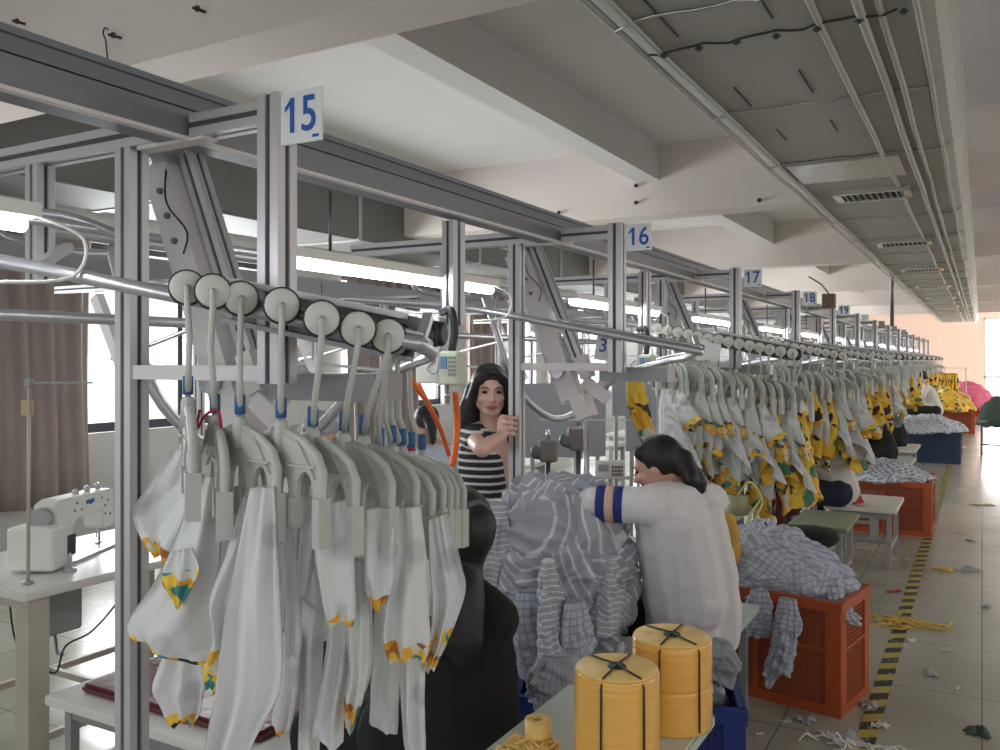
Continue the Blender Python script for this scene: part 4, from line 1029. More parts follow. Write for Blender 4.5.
MB().lathe([(.013, .0), (.0138, .055), (.012, .055), (.011, .0)], 20).build('core', CARD, t)
m_ = MB(); r3 = random.Random(3)
for i in range(26):
    a = r3.uniform(0, 6.28); pts = []
    for q in range(6):
        a += r3.uniform(-.9, .9); pts.append(V(r3.uniform(-.05, .07), r3.uniform(-.05, .05), r3.uniform(.002, .022)))
    m_.tube(spline(pts, 4), .0035, 4)
tag(m_.build('strip_tangle', SPTOP, None, (c3.x-.01, c3.y-.05, .756)), 'tangle of pale yellow strips around the small tape roll', 'strips', None, 'stuff')

# ---------------- benches along the aisle
table('pale grey bench under the ponytailed worker beside the big orange crate', -1.30, -.91, 3.22, 4.12, .50, TABG, LEGG, 'bench', 'bench', under=False)
table('greenish topped bench with a white edge under the first seated far worker', -1.2, -.80, 6.25, 6.95, .50, mat('olive_top', (.25, .27, .18), .5), LEGG, 'bench', 'bench')
table('white topped bench on thin grey legs in front of the second orange crate', -1.12, -.58, 7.35, 8.1, .48, TABW, LEGG, 'bench', 'bench')
table('dark stool bench before the second seated far worker', -1.2, -.8, 8.3, 8.8, .42, mat('red_brown_top', (.22, .05, .05), .6), LEGG, 'bench', 'bench')
table('pale bench past the second orange crate', -1.15, -.7, 10.6, 11.6, .47, TABG, LEGG, 'bench', 'bench')
table('white bench before the navy crate', -1.2, -.75, 12.4, 13.4, .47, TABW, LEGG, 'bench', 'bench')
table('pale bench beside the white-shirted worker at the far end', -1.2, -.6, 17.5, 19.0, .47, CARD, LEGG, 'bench', 'bench')
o = tag(MB().lathe([(.05, 0), (.16, .01), (.19, .05), (.17, .10), (.05, .12)], 20).build('seat_pad', BLKC, None, (-1.02, 6.12, .40)), 'black round padded seat in front of the greenish bench', 'seat')
table('low grey stool carrying the black round seat', -1.16, -.88, 6.0, 6.25, .40, LEGG, LEGG, 'stool', 'stool')
heap('red_bag', 'crumpled red bag on the end of the white topped bench', 'bag', (-.98, 7.45, .48), [(.01, .12), (.08, .11), (.14, .06), (.15, .02), (.02, .0)], 1.0, .8, 0, RED, 31, 8, .01, 40, 50, 24, None, .015)

# ---------------- floor tape
tp = tag(MB().box(-.04, .04, 0, 27, .0, .0012).build('floor_tape', TAPE, None, (-.44, 3.0, .0005)), 'worn yellow and black striped tape running along the aisle floor', 'floor tape')

# ---------------- floor scraps
def scrap(label, px, py, w, m, seed, asp=.5, name='cloth_scrap', h=.035):
    c = G(px, py, 0); rnd = random.Random(seed); bm = bmesh.new(); nu, nv = 40, 10; o = V(seed*3.3, 0, 0); rings = []
    for j in range(nv+1):
        v = j/nv; row = []
        for i in range(nu):
            a = 2*math.pi*i/nu; r = v*w*(.6+.55*noise.noise(V(math.cos(a)*1.8, math.sin(a)*1.8, seed))+.25*noise.noise(V(math.cos(a)*5, math.sin(a)*5, seed)))
            x, y = r*math.cos(a), r*math.sin(a)*asp
            z = .004+h*abs(noise.noise(V(x*14, y*14, seed)))*1.6*(1-v**3)
            row.append(bm.verts.new((x, y, z)))
        rings.append(row)
    for j in range(nv):
        for i in range(nu):
            f = bm.faces.new((rings[j][i], rings[j+1][i], rings[j+1][(i+1) % nu], rings[j][(i+1) % nu])); f.smooth = True
    bmesh.ops.remove_doubles(bm, verts=bm.verts, dist=.0002)
    o_ = link(name, mesh_from(bm, True), m, None, c, rnd.uniform(0, 3)); s = o_.modifiers.new('t', 'SOLIDIFY'); s.thickness = .003
    tag(o_, label, 'scrap'); return o_
def strips(label, px, py, w, m, seed, n=22, asp=.5):
    c = G(px, py, 0); rnd = random.Random(seed); mb = MB()
    for i in range(n):
        p = V(rnd.gauss(0, w*.4), rnd.gauss(0, w*.4*asp), .004); pts = [p.copy()]; a = rnd.uniform(-.7, .7)+(3.14 if rnd.random() < .5 else 0)
        for q in range(5):
            a += rnd.uniform(-.8, .8); p = p+V(math.cos(a), math.sin(a)*.7, 0)*w*.18; pts.append(V(p.x, p.y, .004+rnd.random()*.02))
        mb.tube(spline(pts, 4), .0045, 4)
    o = mb.build('strip_tangle', m, None, c, 0); tag(o, label, 'strips', None, 'stuff'); return o
strips('tangle of yellow cloth strips lying across the striped tape', 900, 624, .19, YEL, 1, 34, .6)
scrap('yellow cloth scrap near the right edge beside a grey rag', 944, 570, .12, YEL, 2, .6)
scrap('grey rag stretched beside the yellow scrap near the right edge', 968, 570, .17, GCARD, 3, .5)
scrap('dark red cloth scrap touching the striped tape', 893, 592, .10, RED, 4, .3)
scrap('small blue grey scrap alone in the middle of the aisle', 931, 674, .09, GCARD, 5, .6)
scrap('small grey scrap in front of the big orange crate', 804, 721, .07, GCARD, 6, .8)
scrap('tiny grey scrap by the crate front near the spools', 786, 722, .035, GCARD, 7, .8)
scrap('grey rag on the floor at the striped tape near the picture bottom', 845, 738, .12, GCARD, 8, .7)
strips('tangle of white and cream trimmings at the near end of the striped tape', 850, 746, .15, WSCR, 9, 26, .5)
strips('cream trimming lying past the near end of the tape', 884, 728, .05, WSCR, 10, 6, .8)
scrap('dark green scrap at the picture edge beside the pale upright panel', 978, 733, .10, DGRN, 11, .8)
scrap('grey scrap beside the big orange crate corner', 868, 706, .07, GCARD, 12, .8)
scrap('thin brown scrap across the aisle tiles', 945, 652, .06, CARD, 13, .15)
scrap('brown strip scrap farther up the bright aisle', 985, 505, .20, CARD, 14, .25)
scrap('dark scrap in the middle of the bright aisle', 970, 541, .05, DGRN, 15, .5)
scrap('pale tiny scrap on the tiles beside the yellow strip tangle', 912, 641, .04, WSCR, 16, .8)
scrap('small grey scrap close to the picture edge, above the dark green one', 986, 607, .05, GCARD, 17, .8)
for q, (px, py) in enumerate(((940, 610), (957, 690), (905, 560), (925, 600), (948, 500), (760, 735))):
    scrap(['white thread end on the aisle between yellow tangle and edge', 'pale thread end low in the aisle', 'pale thread end beside the tape above the red scrap', 'white thread end beside the yellow tangle', 'pale thread end far up the bright aisle', 'pale thread end in front of the crate near the spools'][q], px, py, .03, WSCR, 40+q, .3)

# ---------------- right edge panel and dark draped stool
pp = P(1004, 600, 2.2)
t = thing('partition_panel', 'pale lavender white upright panel edge at the right border of the aisle', 'panel', (pp.x+.02, pp.y, 0), 0)
MB().box(0, .04, 0, .5, 0, 1.30).bevel(.012, 3).build('panel', LAV, t); MB().box(-.02, .06, -.01, .51, 0, .03).build('foot', LAV, t)
q = G(1000, 470, 0)
t = table('dark little stool at the right picture edge far up the aisle', q.x-.3, q.x+.3, q.y+2.2, q.y+2.8, .60, LEGG, PIPED, 'stool', 'stool')
heap('draped_cloth', 'dark green cloth draped on the stool at the right picture edge', 'cloth', (q.x, q.y+2.5, .6), [(.01, .4), (.15, .36), (.28, .15), (.34, -.05), (.3, -.1), (.02, -.1)], 1, 1, 0, DGRN, 33, 12, .03, 30, 50, 24, None, .03)

# ---------------- tables, machines and clutter of the aisle line
for i in range(1, 12):
    y0 = YS[i]-.27; wh = where(i)
    x0, x1 = (-1.72, -1.38) if i == 1 else (-1.85, -1.22)
    table('white topped sewing table at the frame ' + wh, x0, x1, y0 if i > 1 else YS[1]-.2, y0+1.1, .76, TABW, LEGG)
    if i > 1: sewing_machine('white sewing machine on the table at the frame ' + wh, (-1.52, y0+.30, .76), R_(90))
sewing_machine('sewing machine half hidden behind the big grey heap', (-1.60, 3.55, .76), R_(90), mat('beige_machine', (.42, .40, .36), .5))
thread_stand('thread stand with lavender cones left of the control panel', (-1.68, 3.84, .76), TH, 4)
ts = V(-1.68, 3.84, .87)
for k_, dx in enumerate((-.17, -.06, .05, .17)):
    d = V(CT, SN, 0)*dx; cone('lavender thread cone on the stand behind the big heap, ' + ['nearest the window', 'second', 'third', 'nearest the control panel'][k_], ts+d)
cp = P(610, 471, 3.75)
t = thing('machine_display', 'cream control panel with dark keys and a small display facing the ponytailed worker', 'control panel', cp, TH+R_(6))
MB().box(-.065, .065, -.012, .012, -.035, .045).bevel(.004).build('case', WHT, t)
k_ = MB()
for a in range(4):
    for b in range(3): k_.box(.005+a*.013, .014+a*.013, -.015, -.011, -.02+b*.016, -.009+b*.016)
k_.build('keys', PIPED, t); MB().box(-.055, -.01, -.014, -.011, .0, .03).build('display', LEGG, t)
MB().tube([(0, .01, -.03), (0.0, .03, -.2), (.0, .03, cp.z*-1+.76)], .006, 6).build('stem', PIPE, t)
t = thing('button_rack', 'red and brown thread cones block behind the big heap', 'rack', P(582, 488, 3.7)); MB().box(-.05, -.0, -.03, .03, -.14, .05).build('brown_block', CARD, t); MB().box(.0, .03, -.03, .03, -.14, .03).build('red_block', mat('orange_red', (.6, .12, .06), .5), t)
# tape roll and yellow strips on table seventeen
tr = P(738, 488, 4.95)
t = thing('tape_roll', 'olive yellow tape roll on the white table beyond the ponytailed worker', 'tape roll', (tr.x, tr.y, .762))
MB().lathe([(.03, 0), (.06, 0), (.06, .11), (.03, .11), (.03, .05)], 26).build('tape', mat('olive_tape', (.35, .36, .2), .6), t)
e0 = V(tr.x, tr.y, .87); e1 = P(762, 500, 4.9)
o = MB().tube(spline([e0, P(750, 482, 4.9), e1, P(757, 515, 4.85), P(752, 530, 4.85)], 5), .008, 5).tube(spline([P(762, 498, 4.9), P(752, 512, 4.85), P(745, 528, 4.85)], 5), .006, 5).build('yellow_strip', YELB); tag(o, 'pale yellow strips hanging over the edge of the white table beyond the worker', 'strips')
bb = P(725, 540, 4.3)
heap('yellow_bag', 'ochre yellow cloth bag hanging beside the back of the ponytailed worker', 'bag', (bb.x, bb.y, bb.z), [(.01, .14), (.05, .12), (.085, .0), (.07, -.12), (.01, -.15)], .9, .6, 0, mat('ochre_cloth', (.62, .36, .06), .8), 35, 6, .006, 40, 50, 30, None, .01)
for i, (px, py, F, w, hh, m, lab) in enumerate(((763, 535, 5.6, .30, .60, LEGG, 'dark grey cabinet under the white table beyond the worker'),)):
    p = G(px, 590, 0); t = thing('cabinet', lab, 'cabinet', (-1.62, 5.12, 0)); MB().box(-.15, .28, 0, .5, 0.02, .66).bevel(.01).build('body', mat('dark_cabinet', (.06, .06, .065), .6), t); MB().box(-.12, .25, -.006, .0, .08, .6).build('door', mat('dark_cabinet2', (.08, .08, .085), .6), t)
# dark red jackets hanging behind the row
for i, (px, py, F) in enumerate(((765, 470, 5.3), (720, 462, 5.3))):
    p = P(px, py, F); o = link('red_jacket', cloth_mesh(900+i, .28, .2, .12, 36, 24, 3, .3, .3, .2, .7), mat('dark_red_cloth', (.10, .012, .02), .85, 0, .2, 10), None, p, 0)
    tag(o, ['dark red jacket behind the pale row above the white table', 'dark red cloth nearer the ponytail, behind the pale row'][i], 'jacket')
# grey blocks and window side machines (second line)
for i in range(0, 10):
    y0 = 3.9+1.94*i; wd_ = ['nearest', 'second', 'third', 'fourth', 'fifth', 'sixth', 'seventh', 'eighth', 'ninth', 'tenth'][i]
    table('sewing table of the window side line, ' + wd_ + ' behind the frames', -4.0, -3.35, y0, y0+1.1, .76, TABW, LEGG)
    sewing_machine('sewing machine of the window side line, ' + wd_ + ' behind the frames', (-3.7, y0+.35, .76), R_(90), WHT)
    if i < 6:
        thread_stand('thread stand of the window side line, ' + wd_ + ' behind the frames', (-3.9, y0+.95, .76), R_(20))
        for k_, dx in enumerate((-.15, 0, .15)): cone('pale thread cone on the window side stand, ' + wd_ + ' behind the frames', (-3.9+dx*.94, y0+.95+dx*.34, .87), CONE, .034, .12, 'cones on the window side stand ' + wd_)
# hanging orange hoses
for i, (pts, r_, lab) in enumerate((
    ([P(455, 392, 2.98), P(457, 420, 3.0), P(456, 445, 3.0), P(452, 466, 3.0)], .012, 'thick orange air hose hanging straight below the keypad terminal'),
    ([P(418, 384, 2.7), P(428, 404, 2.75), P(440, 428, 2.85), P(449, 455, 2.95)], .008, 'thin orange red hose slanting down to the terminal hose'),
    ([P(377, 378, 2.6), P(370, 388, 2.6), P(366, 396, 2.6)], .012, 'short orange hose piece behind the near hanger stems'),
    ([P(408, 366, 2.6), P(414, 384, 2.65), P(424, 398, 2.7)], .007, 'orange red hose loop above the slanting hose'))):
    tag(MB().tube(spline(pts, 6), r_, 8).build('air_hose', ORC), lab, 'hose')
# yellow floral piece hung alone
p = P(634, 374, 4.05)
g = thing('garment_piece', 'yellow floral garment piece hanging alone left of the pale row', 'garment', p, .4)
link('cloth_panel', cloth_mesh(950, .30, .09, .07, 48, 36, 3, .1, .5, .3, .7), GMY, g)
MB().tube([p+V(0, 0, -.005), p+V(0, .0, .03), V(-1.42, 3.80, H-.05)], .004, 5)
o = MB().bar(P(606, 371, 4.1), P(665, 371, 4.0), .012, .012).build('hook_bar', PIPE); tag(o, 'thin grey bar carrying the lone yellow floral piece', 'bar')
# number tags
for i, (px, py, F, tx, m) in enumerate(((702, 350, 4.9, '3', SIGNW), (603, 346, 3.6, '3', SIGNW), (568, 345, 3.9, '5', SIGNW))):
    p = P(px, py, F); t = tag(MB().box(-.03, .03, -.001, .001, -.06, .06).build('number_tag', m, None, p, TH), ['white tag with a blue three hanging at the frame seventeen loop', 'white tag with a dark three near the post of frame sixteen', 'white tag with a blue five behind the inner post of frame sixteen'][i], 'tag')
    t.rotation_euler = (0, R_(8), TH)
    c = bpy.data.curves.new('n', 'FONT'); c.body = tx; c.size = .08; c.extrude = .0006; c.align_x = 'CENTER'; c.align_y = 'CENTER'
    o = bpy.data.objects.new('n', c); COL.objects.link(o); bpy.context.view_layer.update()
    me_ = bpy.data.meshes.new_from_object(o.evaluated_get(bpy.context.evaluated_depsgraph_get())); bpy.data.objects.remove(o); me_.materials.clear(); me_.materials.append(NAVYT)
    o = link('number', me_, None, t); o.location = (0, -.002, 0); o.rotation_euler = (R_(90), 0, 0)
for i, (px, py, F) in enumerate(((403, 322, 3.3), (713, 352, 5.0))):
    t = tag(MB().box(-.04, .04, -.001, .001, -.05, .05).build('paper_card', SIGNW, None, P(px, py, F), TH), ['white paper card tilted among the stems behind the near rail', 'blank white card in the row of frame seventeen'][i], 'card'); t.rotation_euler = (0, R_(12), TH)

# ---------------- ceiling bits
for i, (px, py, Y_) in enumerate(((25, 24, 0), (205, 12, 0), (121, 38, 0))):
    d = P(px, py, 1.0)-V(0, 0, H); s = (BY[0]-.0)/d.y; p = V(0, 0, H)+d*s
    t = thing('ceiling_bolt', ['rusty bolt low on the near ceiling beam at the picture edge', 'rusty bolt on the near ceiling beam, topmost', 'rusty bolt on the near ceiling beam holding a wire hook'][i], 'bolt', p)
    MB().tube([(0, 0, 0), (0, -.07, -.005)], .008, 6).build('shank', DIRT_SHADE, t); MB().lathe([(.015, -.006), (.015, .006)], 6, M=Matrix.Translation((0, -.045, 0)) @ Matrix.Rotation(R_(90), 4, 'X')).build('nut', DIRT_SHADE, t)
    if i == 2: MB().tube(spline([(-.03, -.05, .03), (-.055, -.05, .045), (-.07, -.05, .02), (-.05, -.05, -.02), (-.04, -.05, -.09), (-.025, -.05, -.16)], 5), .004, 6).build('wire_hook', DIRT_SHADE, t)
for i, (px, py) in enumerate(((637, 186), (637, 203), (560, 213), (760, 245))):
    d = P(px, py, 1.0)-V(0, 0, H); s = BY[1]/d.y; p = V(0, 0, H)+d*s
    t = thing('ceiling_bolt', ['upper of two bolts on the second ceiling beam near the sixteen sign', 'lower of two bolts on the second ceiling beam near the sixteen sign', 'bolt on the second ceiling beam above the dark rail', 'bolt low on the second ceiling beam before the duct'][i], 'bolt', p)
    if p.z < ZB: p.z = ZB+.05; t.location = p
    MB().tube([(0, 0, 0), (0, -.05, 0)], .010, 6).build('shank', DIRT_SHADE, t); MB().lathe([(.022, -.006), (.022, .006)], 6, M=Matrix.Translation((0, -.03, 0)) @ Matrix.Rotation(R_(90), 4, 'X')).build('nut', DIRT_SHADE, t)
t = thing('speaker_box', 'small brown speaker box with a wire beside the eighteen sign', 'speaker', P(829, 300, 7.0)); MB().box(-.05, .05, -.04, .04, -.07, .05).bevel(.006).build('box', mat('brown_box', (.22, .15, .12), .6), t)
MB().tube(spline([(0, 0, .05), (-.05, 0, .12), (-.1, 0, .16), (-.16, 0, .2)], 4), .006, 5).build('wire', BLK, t)
pz = P(892, 320, 14); tag(MB().tube([(pz.x, pz.y, 2.2), (pz.x, pz.y, ZC)], .03, 8).build('ceiling_rod', PIPED), 'thin dark rod hanging from the ceiling above the far frames', 'rod')

# ================================================================== PEOPLE
def cap_hull(bm, p0, r0, p1, r1, seg=10):
    b2 = bmesh.new()
    for p, r in ((p0, r0), (p1, r1)): bmesh.ops.create_uvsphere(b2, u_segments=seg, v_segments=max(6, seg*2//3), radius=r, matrix=Matrix.Translation(p))
    res = bmesh.ops.convex_hull(b2, input=b2.verts)
    bad = [g for g in res['geom_interior']+res['geom_unused'] if isinstance(g, bmesh.types.BMVert)]
    if bad: bmesh.ops.delete(b2, geom=list(set(bad)), context='VERTS')
    me = bpy.data.meshes.new('t'); b2.to_mesh(me); b2.free(); bm.from_mesh(me); bpy.data.meshes.remove(me)
def ell(bm, c, r, rot=None, seg=16):
    M = Matrix.Translation(c) @ (rot.to_4x4() if rot is not None else Matrix.Identity(4)) @ Matrix.Diagonal((*r, 1))
    bmesh.ops.create_uvsphere(bm, u_segments=seg, v_segments=seg*2//3, radius=1, matrix=M)
class Blob:
    def __init__(s): s.bm = bmesh.new()
    def c(s, *chain):
        """chain of (point, radius)"""
        for (a, ra), (b, rb) in zip(chain, chain[1:]): cap_hull(s.bm, Vector(a), ra, Vector(b), rb)
        return s
    def e(s, c, r, rot=None): ell(s.bm, c, r, rot); return s
    def build(s, name, m, parent, vox=.012, smooth=4, wrinkle=0, keep=None):
        me = bpy.data.meshes.new('b'); s.bm.to_mesh(me); s.bm.free()
        o = bpy.data.objects.new('tmp', me); COL.objects.link(o)
        md = o.modifiers.new('r', 'REMESH'); md.mode = 'VOXEL'; md.voxel_size = vox; md.use_smooth_shade = True
        sm = o.modifiers.new('s', 'SMOOTH'); sm.iterations = smooth; sm.factor = .5
        bpy.context.view_layer.update()
        me2 = bpy.data.meshes.new_from_object(o.evaluated_get(bpy.context.evaluated_depsgraph_get()))
        bpy.data.objects.remove(o); bpy.data.meshes.remove(me)
        if wrinkle:
            for v in me2.vertices:
                n_ = noise.noise(V(v.co.x*6, v.co.y*6, v.co.z*14))+.5*noise.noise(v.co*22)
                v.co += v.normal*n_*wrinkle
        for p in me2.polygons: p.use_smooth = True
        return link(name, me2, m, parent)
def frame_rot(f, u=V(0, 0, 1)):
    f = f.normalized(); r = f.cross(u).normalized(); u2 = r.cross(f); return Matrix((r, f, u2)).transposed()   # local x right, y forward, z up
def head(B, hc, Rm, s=1.0):
    """adds a head to body blob B; Rm columns: right, forward, up"""
    q = lambda x, y, z: Vector(hc)+Rm @ (V(x, y, z)*s)
    B.e(q(0, -.008, .025), (.074*s, .092*s, .088*s), Rm)
    B.e(q(0, .022, -.03), (.058*s, .066*s, .072*s), Rm)
    B.c((q(0, .052, -.088), .020*s), (q(0, .04, -.06), .034*s))
    for sg in (-1, 1):
        B.c((q(sg*.050, .0, -.045), .022*s), (q(sg*.022, .055, -.083), .018*s))
        B.e(q(sg*.038, .062, -.022), (.022*s, .018*s, .02*s), Rm)
        B.c((q(sg*.015, .083, .025), .0085*s), (q(sg*.045, .070, .025), .008*s))
        B.e(q(sg*.074, -.008, -.012), (.008*s, .016*s, .028*s), Rm)
    B.c((q(0, .086, .012), .0075*s), (q(0, .106, -.028), .0115*s)); B.c((q(-.012, .092, -.032), .008*s), (q(.012, .092, -.032), .008*s))
    B.c((q(-.018, .080, -.062), .008*s), (q(.018, .080, -.062), .008*s))
    return q
def face_bits(q, Rm, par, s=1.0, lips=True):
    for sg in (-1, 1):
        b = Blob(); b.e(q(sg*.032, .077, .006), (.014*s, .008*s, .0065*s), Rm); b.build('eye', EYE, par, .0025, 1)
        b = Blob(); b.c((q(sg*.016, .092, .024), .0028*s), (q(sg*.034, .088, .030), .003*s), (q(sg*.050, .076, .024), .002*s)); b.build('eyebrow', HAIR, par, .002, 1)
    if lips:
        b = Blob(); b.c((q(-.022, .081, -.058), .004*s), (q(0, .090, -.056), .006*s), (q(.022, .081, -.058), .004*s)); b.c((q(-.014, .084, -.064), .004*s), (q(.0, .089, -.066), .006*s), (q(.014, .084, -.064), .004*s)); b.build('lips', LIPS, par, .002, 1)
def hand(B, w, Rm, curl=.6, s=1.0, side=1):
    """w wrist; Rm: x across palm (towards the thumb = side), y along the fingers, z back of the hand"""
    q = lambda x, y, z: Vector(w)+Rm @ (V(x, y, z)*s)
    B.c((q(0, 0, 0), .022*s), (q(.012*side, .045, 0), .020*s)); B.c((q(0, 0, 0), .020*s), (q(-.018*side, .05, 0), .018*s)); B.c((q(.022*side, .07, 0), .013*s), (q(-.028*side, .065, 0), .012*s))
    for k_, (x, ln) in enumerate(((.030, .070), (.010, .078), (-.011, .072), (-.031, .056))):
        p = q(x*side, .078, 0); a = 0.0; d0 = ln/3*1.05; chain = [(p, .0095*s)]; y, z = .078, 0.0
        for j in range(3):
            a += curl*(.8+.25*j); y += d0*math.cos(a); z -= d0*math.sin(a); chain.append((q(x*side*(1-.05*j), y, z), (.0088-.0008*j)*s))
        B.c(*chain)
    B.c((q(.020*side, .018, -.004), .014*s), (q(.045*side, .045, -.014), .011*s), (q(.050*side, .068, -.030), .0095*s), (q(.040*side, .085, -.042), .008*s))

# ---- standing woman in a striped top
hc = P(490, 392, 3.87); vd = V(hc.x, hc.y, 0).normalized(); rt = V(vd.y, -vd.x, 0)
t = thing('person', 'standing woman with long dark hair in a black and white striped top gripping the inner post of frame sixteen', 'person', (hc.x, hc.y, 0))
t['label'] = 'standing woman with long dark hair and black and white striped top gripping an aluminium post'
o0 = V(hc.x, hc.y, 0)
def W(a, b, z): return rt*a-vd*b+V(0, 0, z)     # local: a to image right, b towards the camera, z world height
zh = hc.z
Rh = frame_rot((-vd+rt*.10+V(0, 0, -.05)))
B = Blob(); q = head(B, W(.0, .02, zh), Rh, .98)
sl, sr = W(-.088, .02, 1.315), W(.075, -.14, 1.315)      # shoulders (image left / image right)
B.c((W(0, .0, zh-.05), .048), (W(.0, -.01, 1.33), .05)); B.c((sl, .045), (W(0.01, -.03, 1.31), .06), (sr, .045))
B.c((W(0, -.03, 1.24), .10), (W(0.0, -.03, 1.0), .095), (W(0, -.03, .88), .12)); B.c((W(-.05, .0, 1.2), .085), (W(-.04, -.0, .92), .10)); B.c((W(.03, -.06, 1.2), .08), (W(.02, -.05, .92), .095))
hp_ = P(507, 427, 3.66)-o0; el = P(482, 449, 3.55)-o0; wr = P(502, 436, 3.66)-o0
B.c((sl, .045), (el, .036), (wr, .025))
B.c((sr, .044), (W(.10, -.18, 1.04), .034), (W(.09, -.02, .93), .026)); hand(B, W(.09, -.01, .92), frame_rot(-vd, V(0, 0, 1)), .4, .95, -1)
for sg in (-.07, .07): B.c((W(sg, -.03, .86), .085), (W(sg, -.01, .47), .055), (W(sg, -.03, .09), .036)); B.c((W(sg, -.04, .045), .034), (W(sg, .12, .035), .028))
# gripping hand: palm beside the post, fingers closed over its front
pc = P(514, 424, 3.70)-o0
px_ = lambda a, b, z: pc+rt*a-vd*b+V(0, 0, z)
B.c((wr, .025), (px_(-.050, .005, .0), .024)); B.c((px_(-.052, .0, .02), .018), (px_(-.052, .0, -.03), .018))
for k_ in range(4):
    z = .034-.023*k_; B.c((px_(-.050, .015, z), .0095), (px_(-.038, .045, z), .0088), (px_(-.012, .051, z-.003), .0082), (px_(.012-.005*abs(k_-1), .046, z-.006), .0074))
B.c((px_(-.052, .0, .025), .012), (px_(-.045, -.025, .022), .011), (px_(-.028, -.045, .015), .010))
B.build('body', SKIN2, t, .0048, 2)
face_bits(q, Rh, t, .98)
Hb = Blob()
Hb.e(q(0, -.022, .045), (.086, .098, .088), Rh)
for sg in (-1, 1):
    Hb.c((q(sg*.018, .060, .098), .022), (q(sg*.062, .045, .055), .022), (q(sg*.083, .02, -.01), .022), (q(sg*.095, .0, -.08), .028), (q(sg*.105, .0, -.15), .028), (q(sg*.095, .01, -.20), .014))
    Hb.c((q(sg*.065, -.04, .0), .05), (q(sg*.095, -.04, -.10), .05), (q(sg*.10, -.03, -.18), .042), (q(sg*.09, -.02, -.25), .02)); Hb.c((q(sg*.105, .0, -.06), .034), (q(sg*.13, .0, -.13), .036), (q(sg*.125, .01, -.21), .022))
Hb.c((q(0, -.07, .0), .055), (q(0, -.08, -.12), .055), (q(0, -.07, -.2), .035))
ho = Hb.build('hair', HAIR, t, .008, 3)
S = Blob(); S.c((W(-.055, .0, 1.325), .05), (W(.06, -.05, 1.325), .05)); S.c((sl, .056), (W(0.01, -.03, 1.30), .074), (sr, .056))
S.c((W(-.05, .0, 1.22), .098), (W(-.045, .0, .9), .115)); S.c((W(.025, -.07, 1.22), .095), (W(.02, -.06, .9), .11)); S.c((W(-.02, .03, 1.18), .085), (W(-.0, .02, .95), .09))
S.c((sl, .058), (sl.lerp(el, .42), .052)); S.c((sr, .056), (sr.lerp(W(.10, -.18, 1.04), .5), .052))
S.build('striped_top', TEE, t, .009, 3, .003)
T = Blob()
for sg in (-.07, .07): T.c((W(0, -.03, .88), .125), (W(sg, -.03, .80), .10), (W(sg, -.01, .47), .068), (W(sg, -.03, .12), .06))
T.build('trousers', NAVYC, t, .014, 3)
Bs = Blob()
for sg in (-.07, .07): Bs.c((W(sg, -.05, .045), .042), (W(sg, .12, .038), .034))
Bs.build('shoes', BLKC, t, .01, 3)

# ---- ponytailed worker in white hooded top, bent over the table
t = thing('person', 'seated worker with black ponytail in a white top with navy sleeve bands, bent forward', 'person', (-1.1, 3.5, 0)); o0 = V(-1.1, 3.5, 0)
Q = lambda x, y, F: P(x, y, F)-o0
hcx = Q(657, 467, 3.45); vd = V(-.25, .97, 0); face_d = (Q(600, 486, 3.55)-hcx)
Rh = frame_rot(face_d); B = Blob(); q = head(B, hcx, Rh, 1.0)
nk = Q(688, 490, 3.46); ch = Q(678, 530, 3.42); pe = Q(694, 640, 3.52)
shn = Q(645, 506, 3.22); shf = Q(712, 500, 3.60)
B.c((hcx+Rh @ V(0, -.03, -.04), .05), (nk, .055)); B.c((shn, .055), (nk, .07), (shf, .055)); B.c((ch, .12), (Q(686, 590, 3.48), .12), (pe, .14))
eln = Q(592, 503, 3.27); wrn = Q(575, 505, 3.62); B.c((shn, .050), (eln, .042), (wrn, .028)); hand(B, wrn, frame_rot((Q(560, 500, 3.5)-wrn)), .5, 1, 1)
elf = Q(640, 510, 3.85); wrf = Q(600, 500, 3.85); B.c((shf, .048), (elf, .038), (wrf, .027)); hand(B, wrf, frame_rot(V(-1, .1, 0)), .5, 1, -1)
ksz = [V(-.42, -.12, .54), V(-.42, .10, .54)]
pel = V(pe.x, pe.y, .60)
for kz, sg in zip(ksz, (-1, 1)): B.c((pel+V(0, sg*.09, 0), .10), (kz, .065), (kz+V(.02, 0, -.44), .04)); B.c((kz+V(.02, 0, -.49), .035), (kz+V(-.13, 0, -.50), .03))
B.build('body', SKIN, t, .009, 3); face_bits(q, Rh, t)
Hb = Blob(); Hb.e(q(0, -.028, .035), (.086, .094, .092), Rh); Hb.c((q(-.05, .03, .075), .03), (q(.05, .03, .075), .03)); Hb.c((q(0, -.09, -.02), .05), (q(0, -.11, .0), .04))
pt = q(0, -.12, .0); Hb.c((pt, .034), (Q(688, 470, 3.40), .042), (Q(698, 482, 3.38), .038), (Q(702, 490, 3.38), .018))
Hb.c((pt, .03), (Q(690, 478, 3.36), .036), (Q(696, 486, 3.36), .02))
Hb.build('hair', HAIR, t, .009, 3)
S = Blob(); S.c((shn, .075), (nk+V(0, 0, -.03), .085), (shf, .07)); S.c((nk, .07), (Q(700, 500, 3.42), .06))
S.c((Q(664, 520, 3.30), .115), (Q(674, 575, 3.36), .130), (Q(684, 628, 3.42), .150)); S.c((Q(696, 520, 3.42), .12), (Q(705, 575, 3.46), .135), (Q(706, 628, 3.5), .145)); S.c((Q(680, 512, 3.28), .11), (Q(692, 600, 3.36), .14))
S.c((shn, .072), (shn.lerp(eln, .55), .066), (shn.lerp(eln, .98), .064)); S.c((shf, .065), (shf.lerp(elf, .7), .06))
S.c((Q(676, 492, 3.36), .035), (Q(694, 500, 3.34), .035), (Q(706, 508, 3.40), .03))
S.build('hooded_top', CREAM, t, .010, 4, .006)
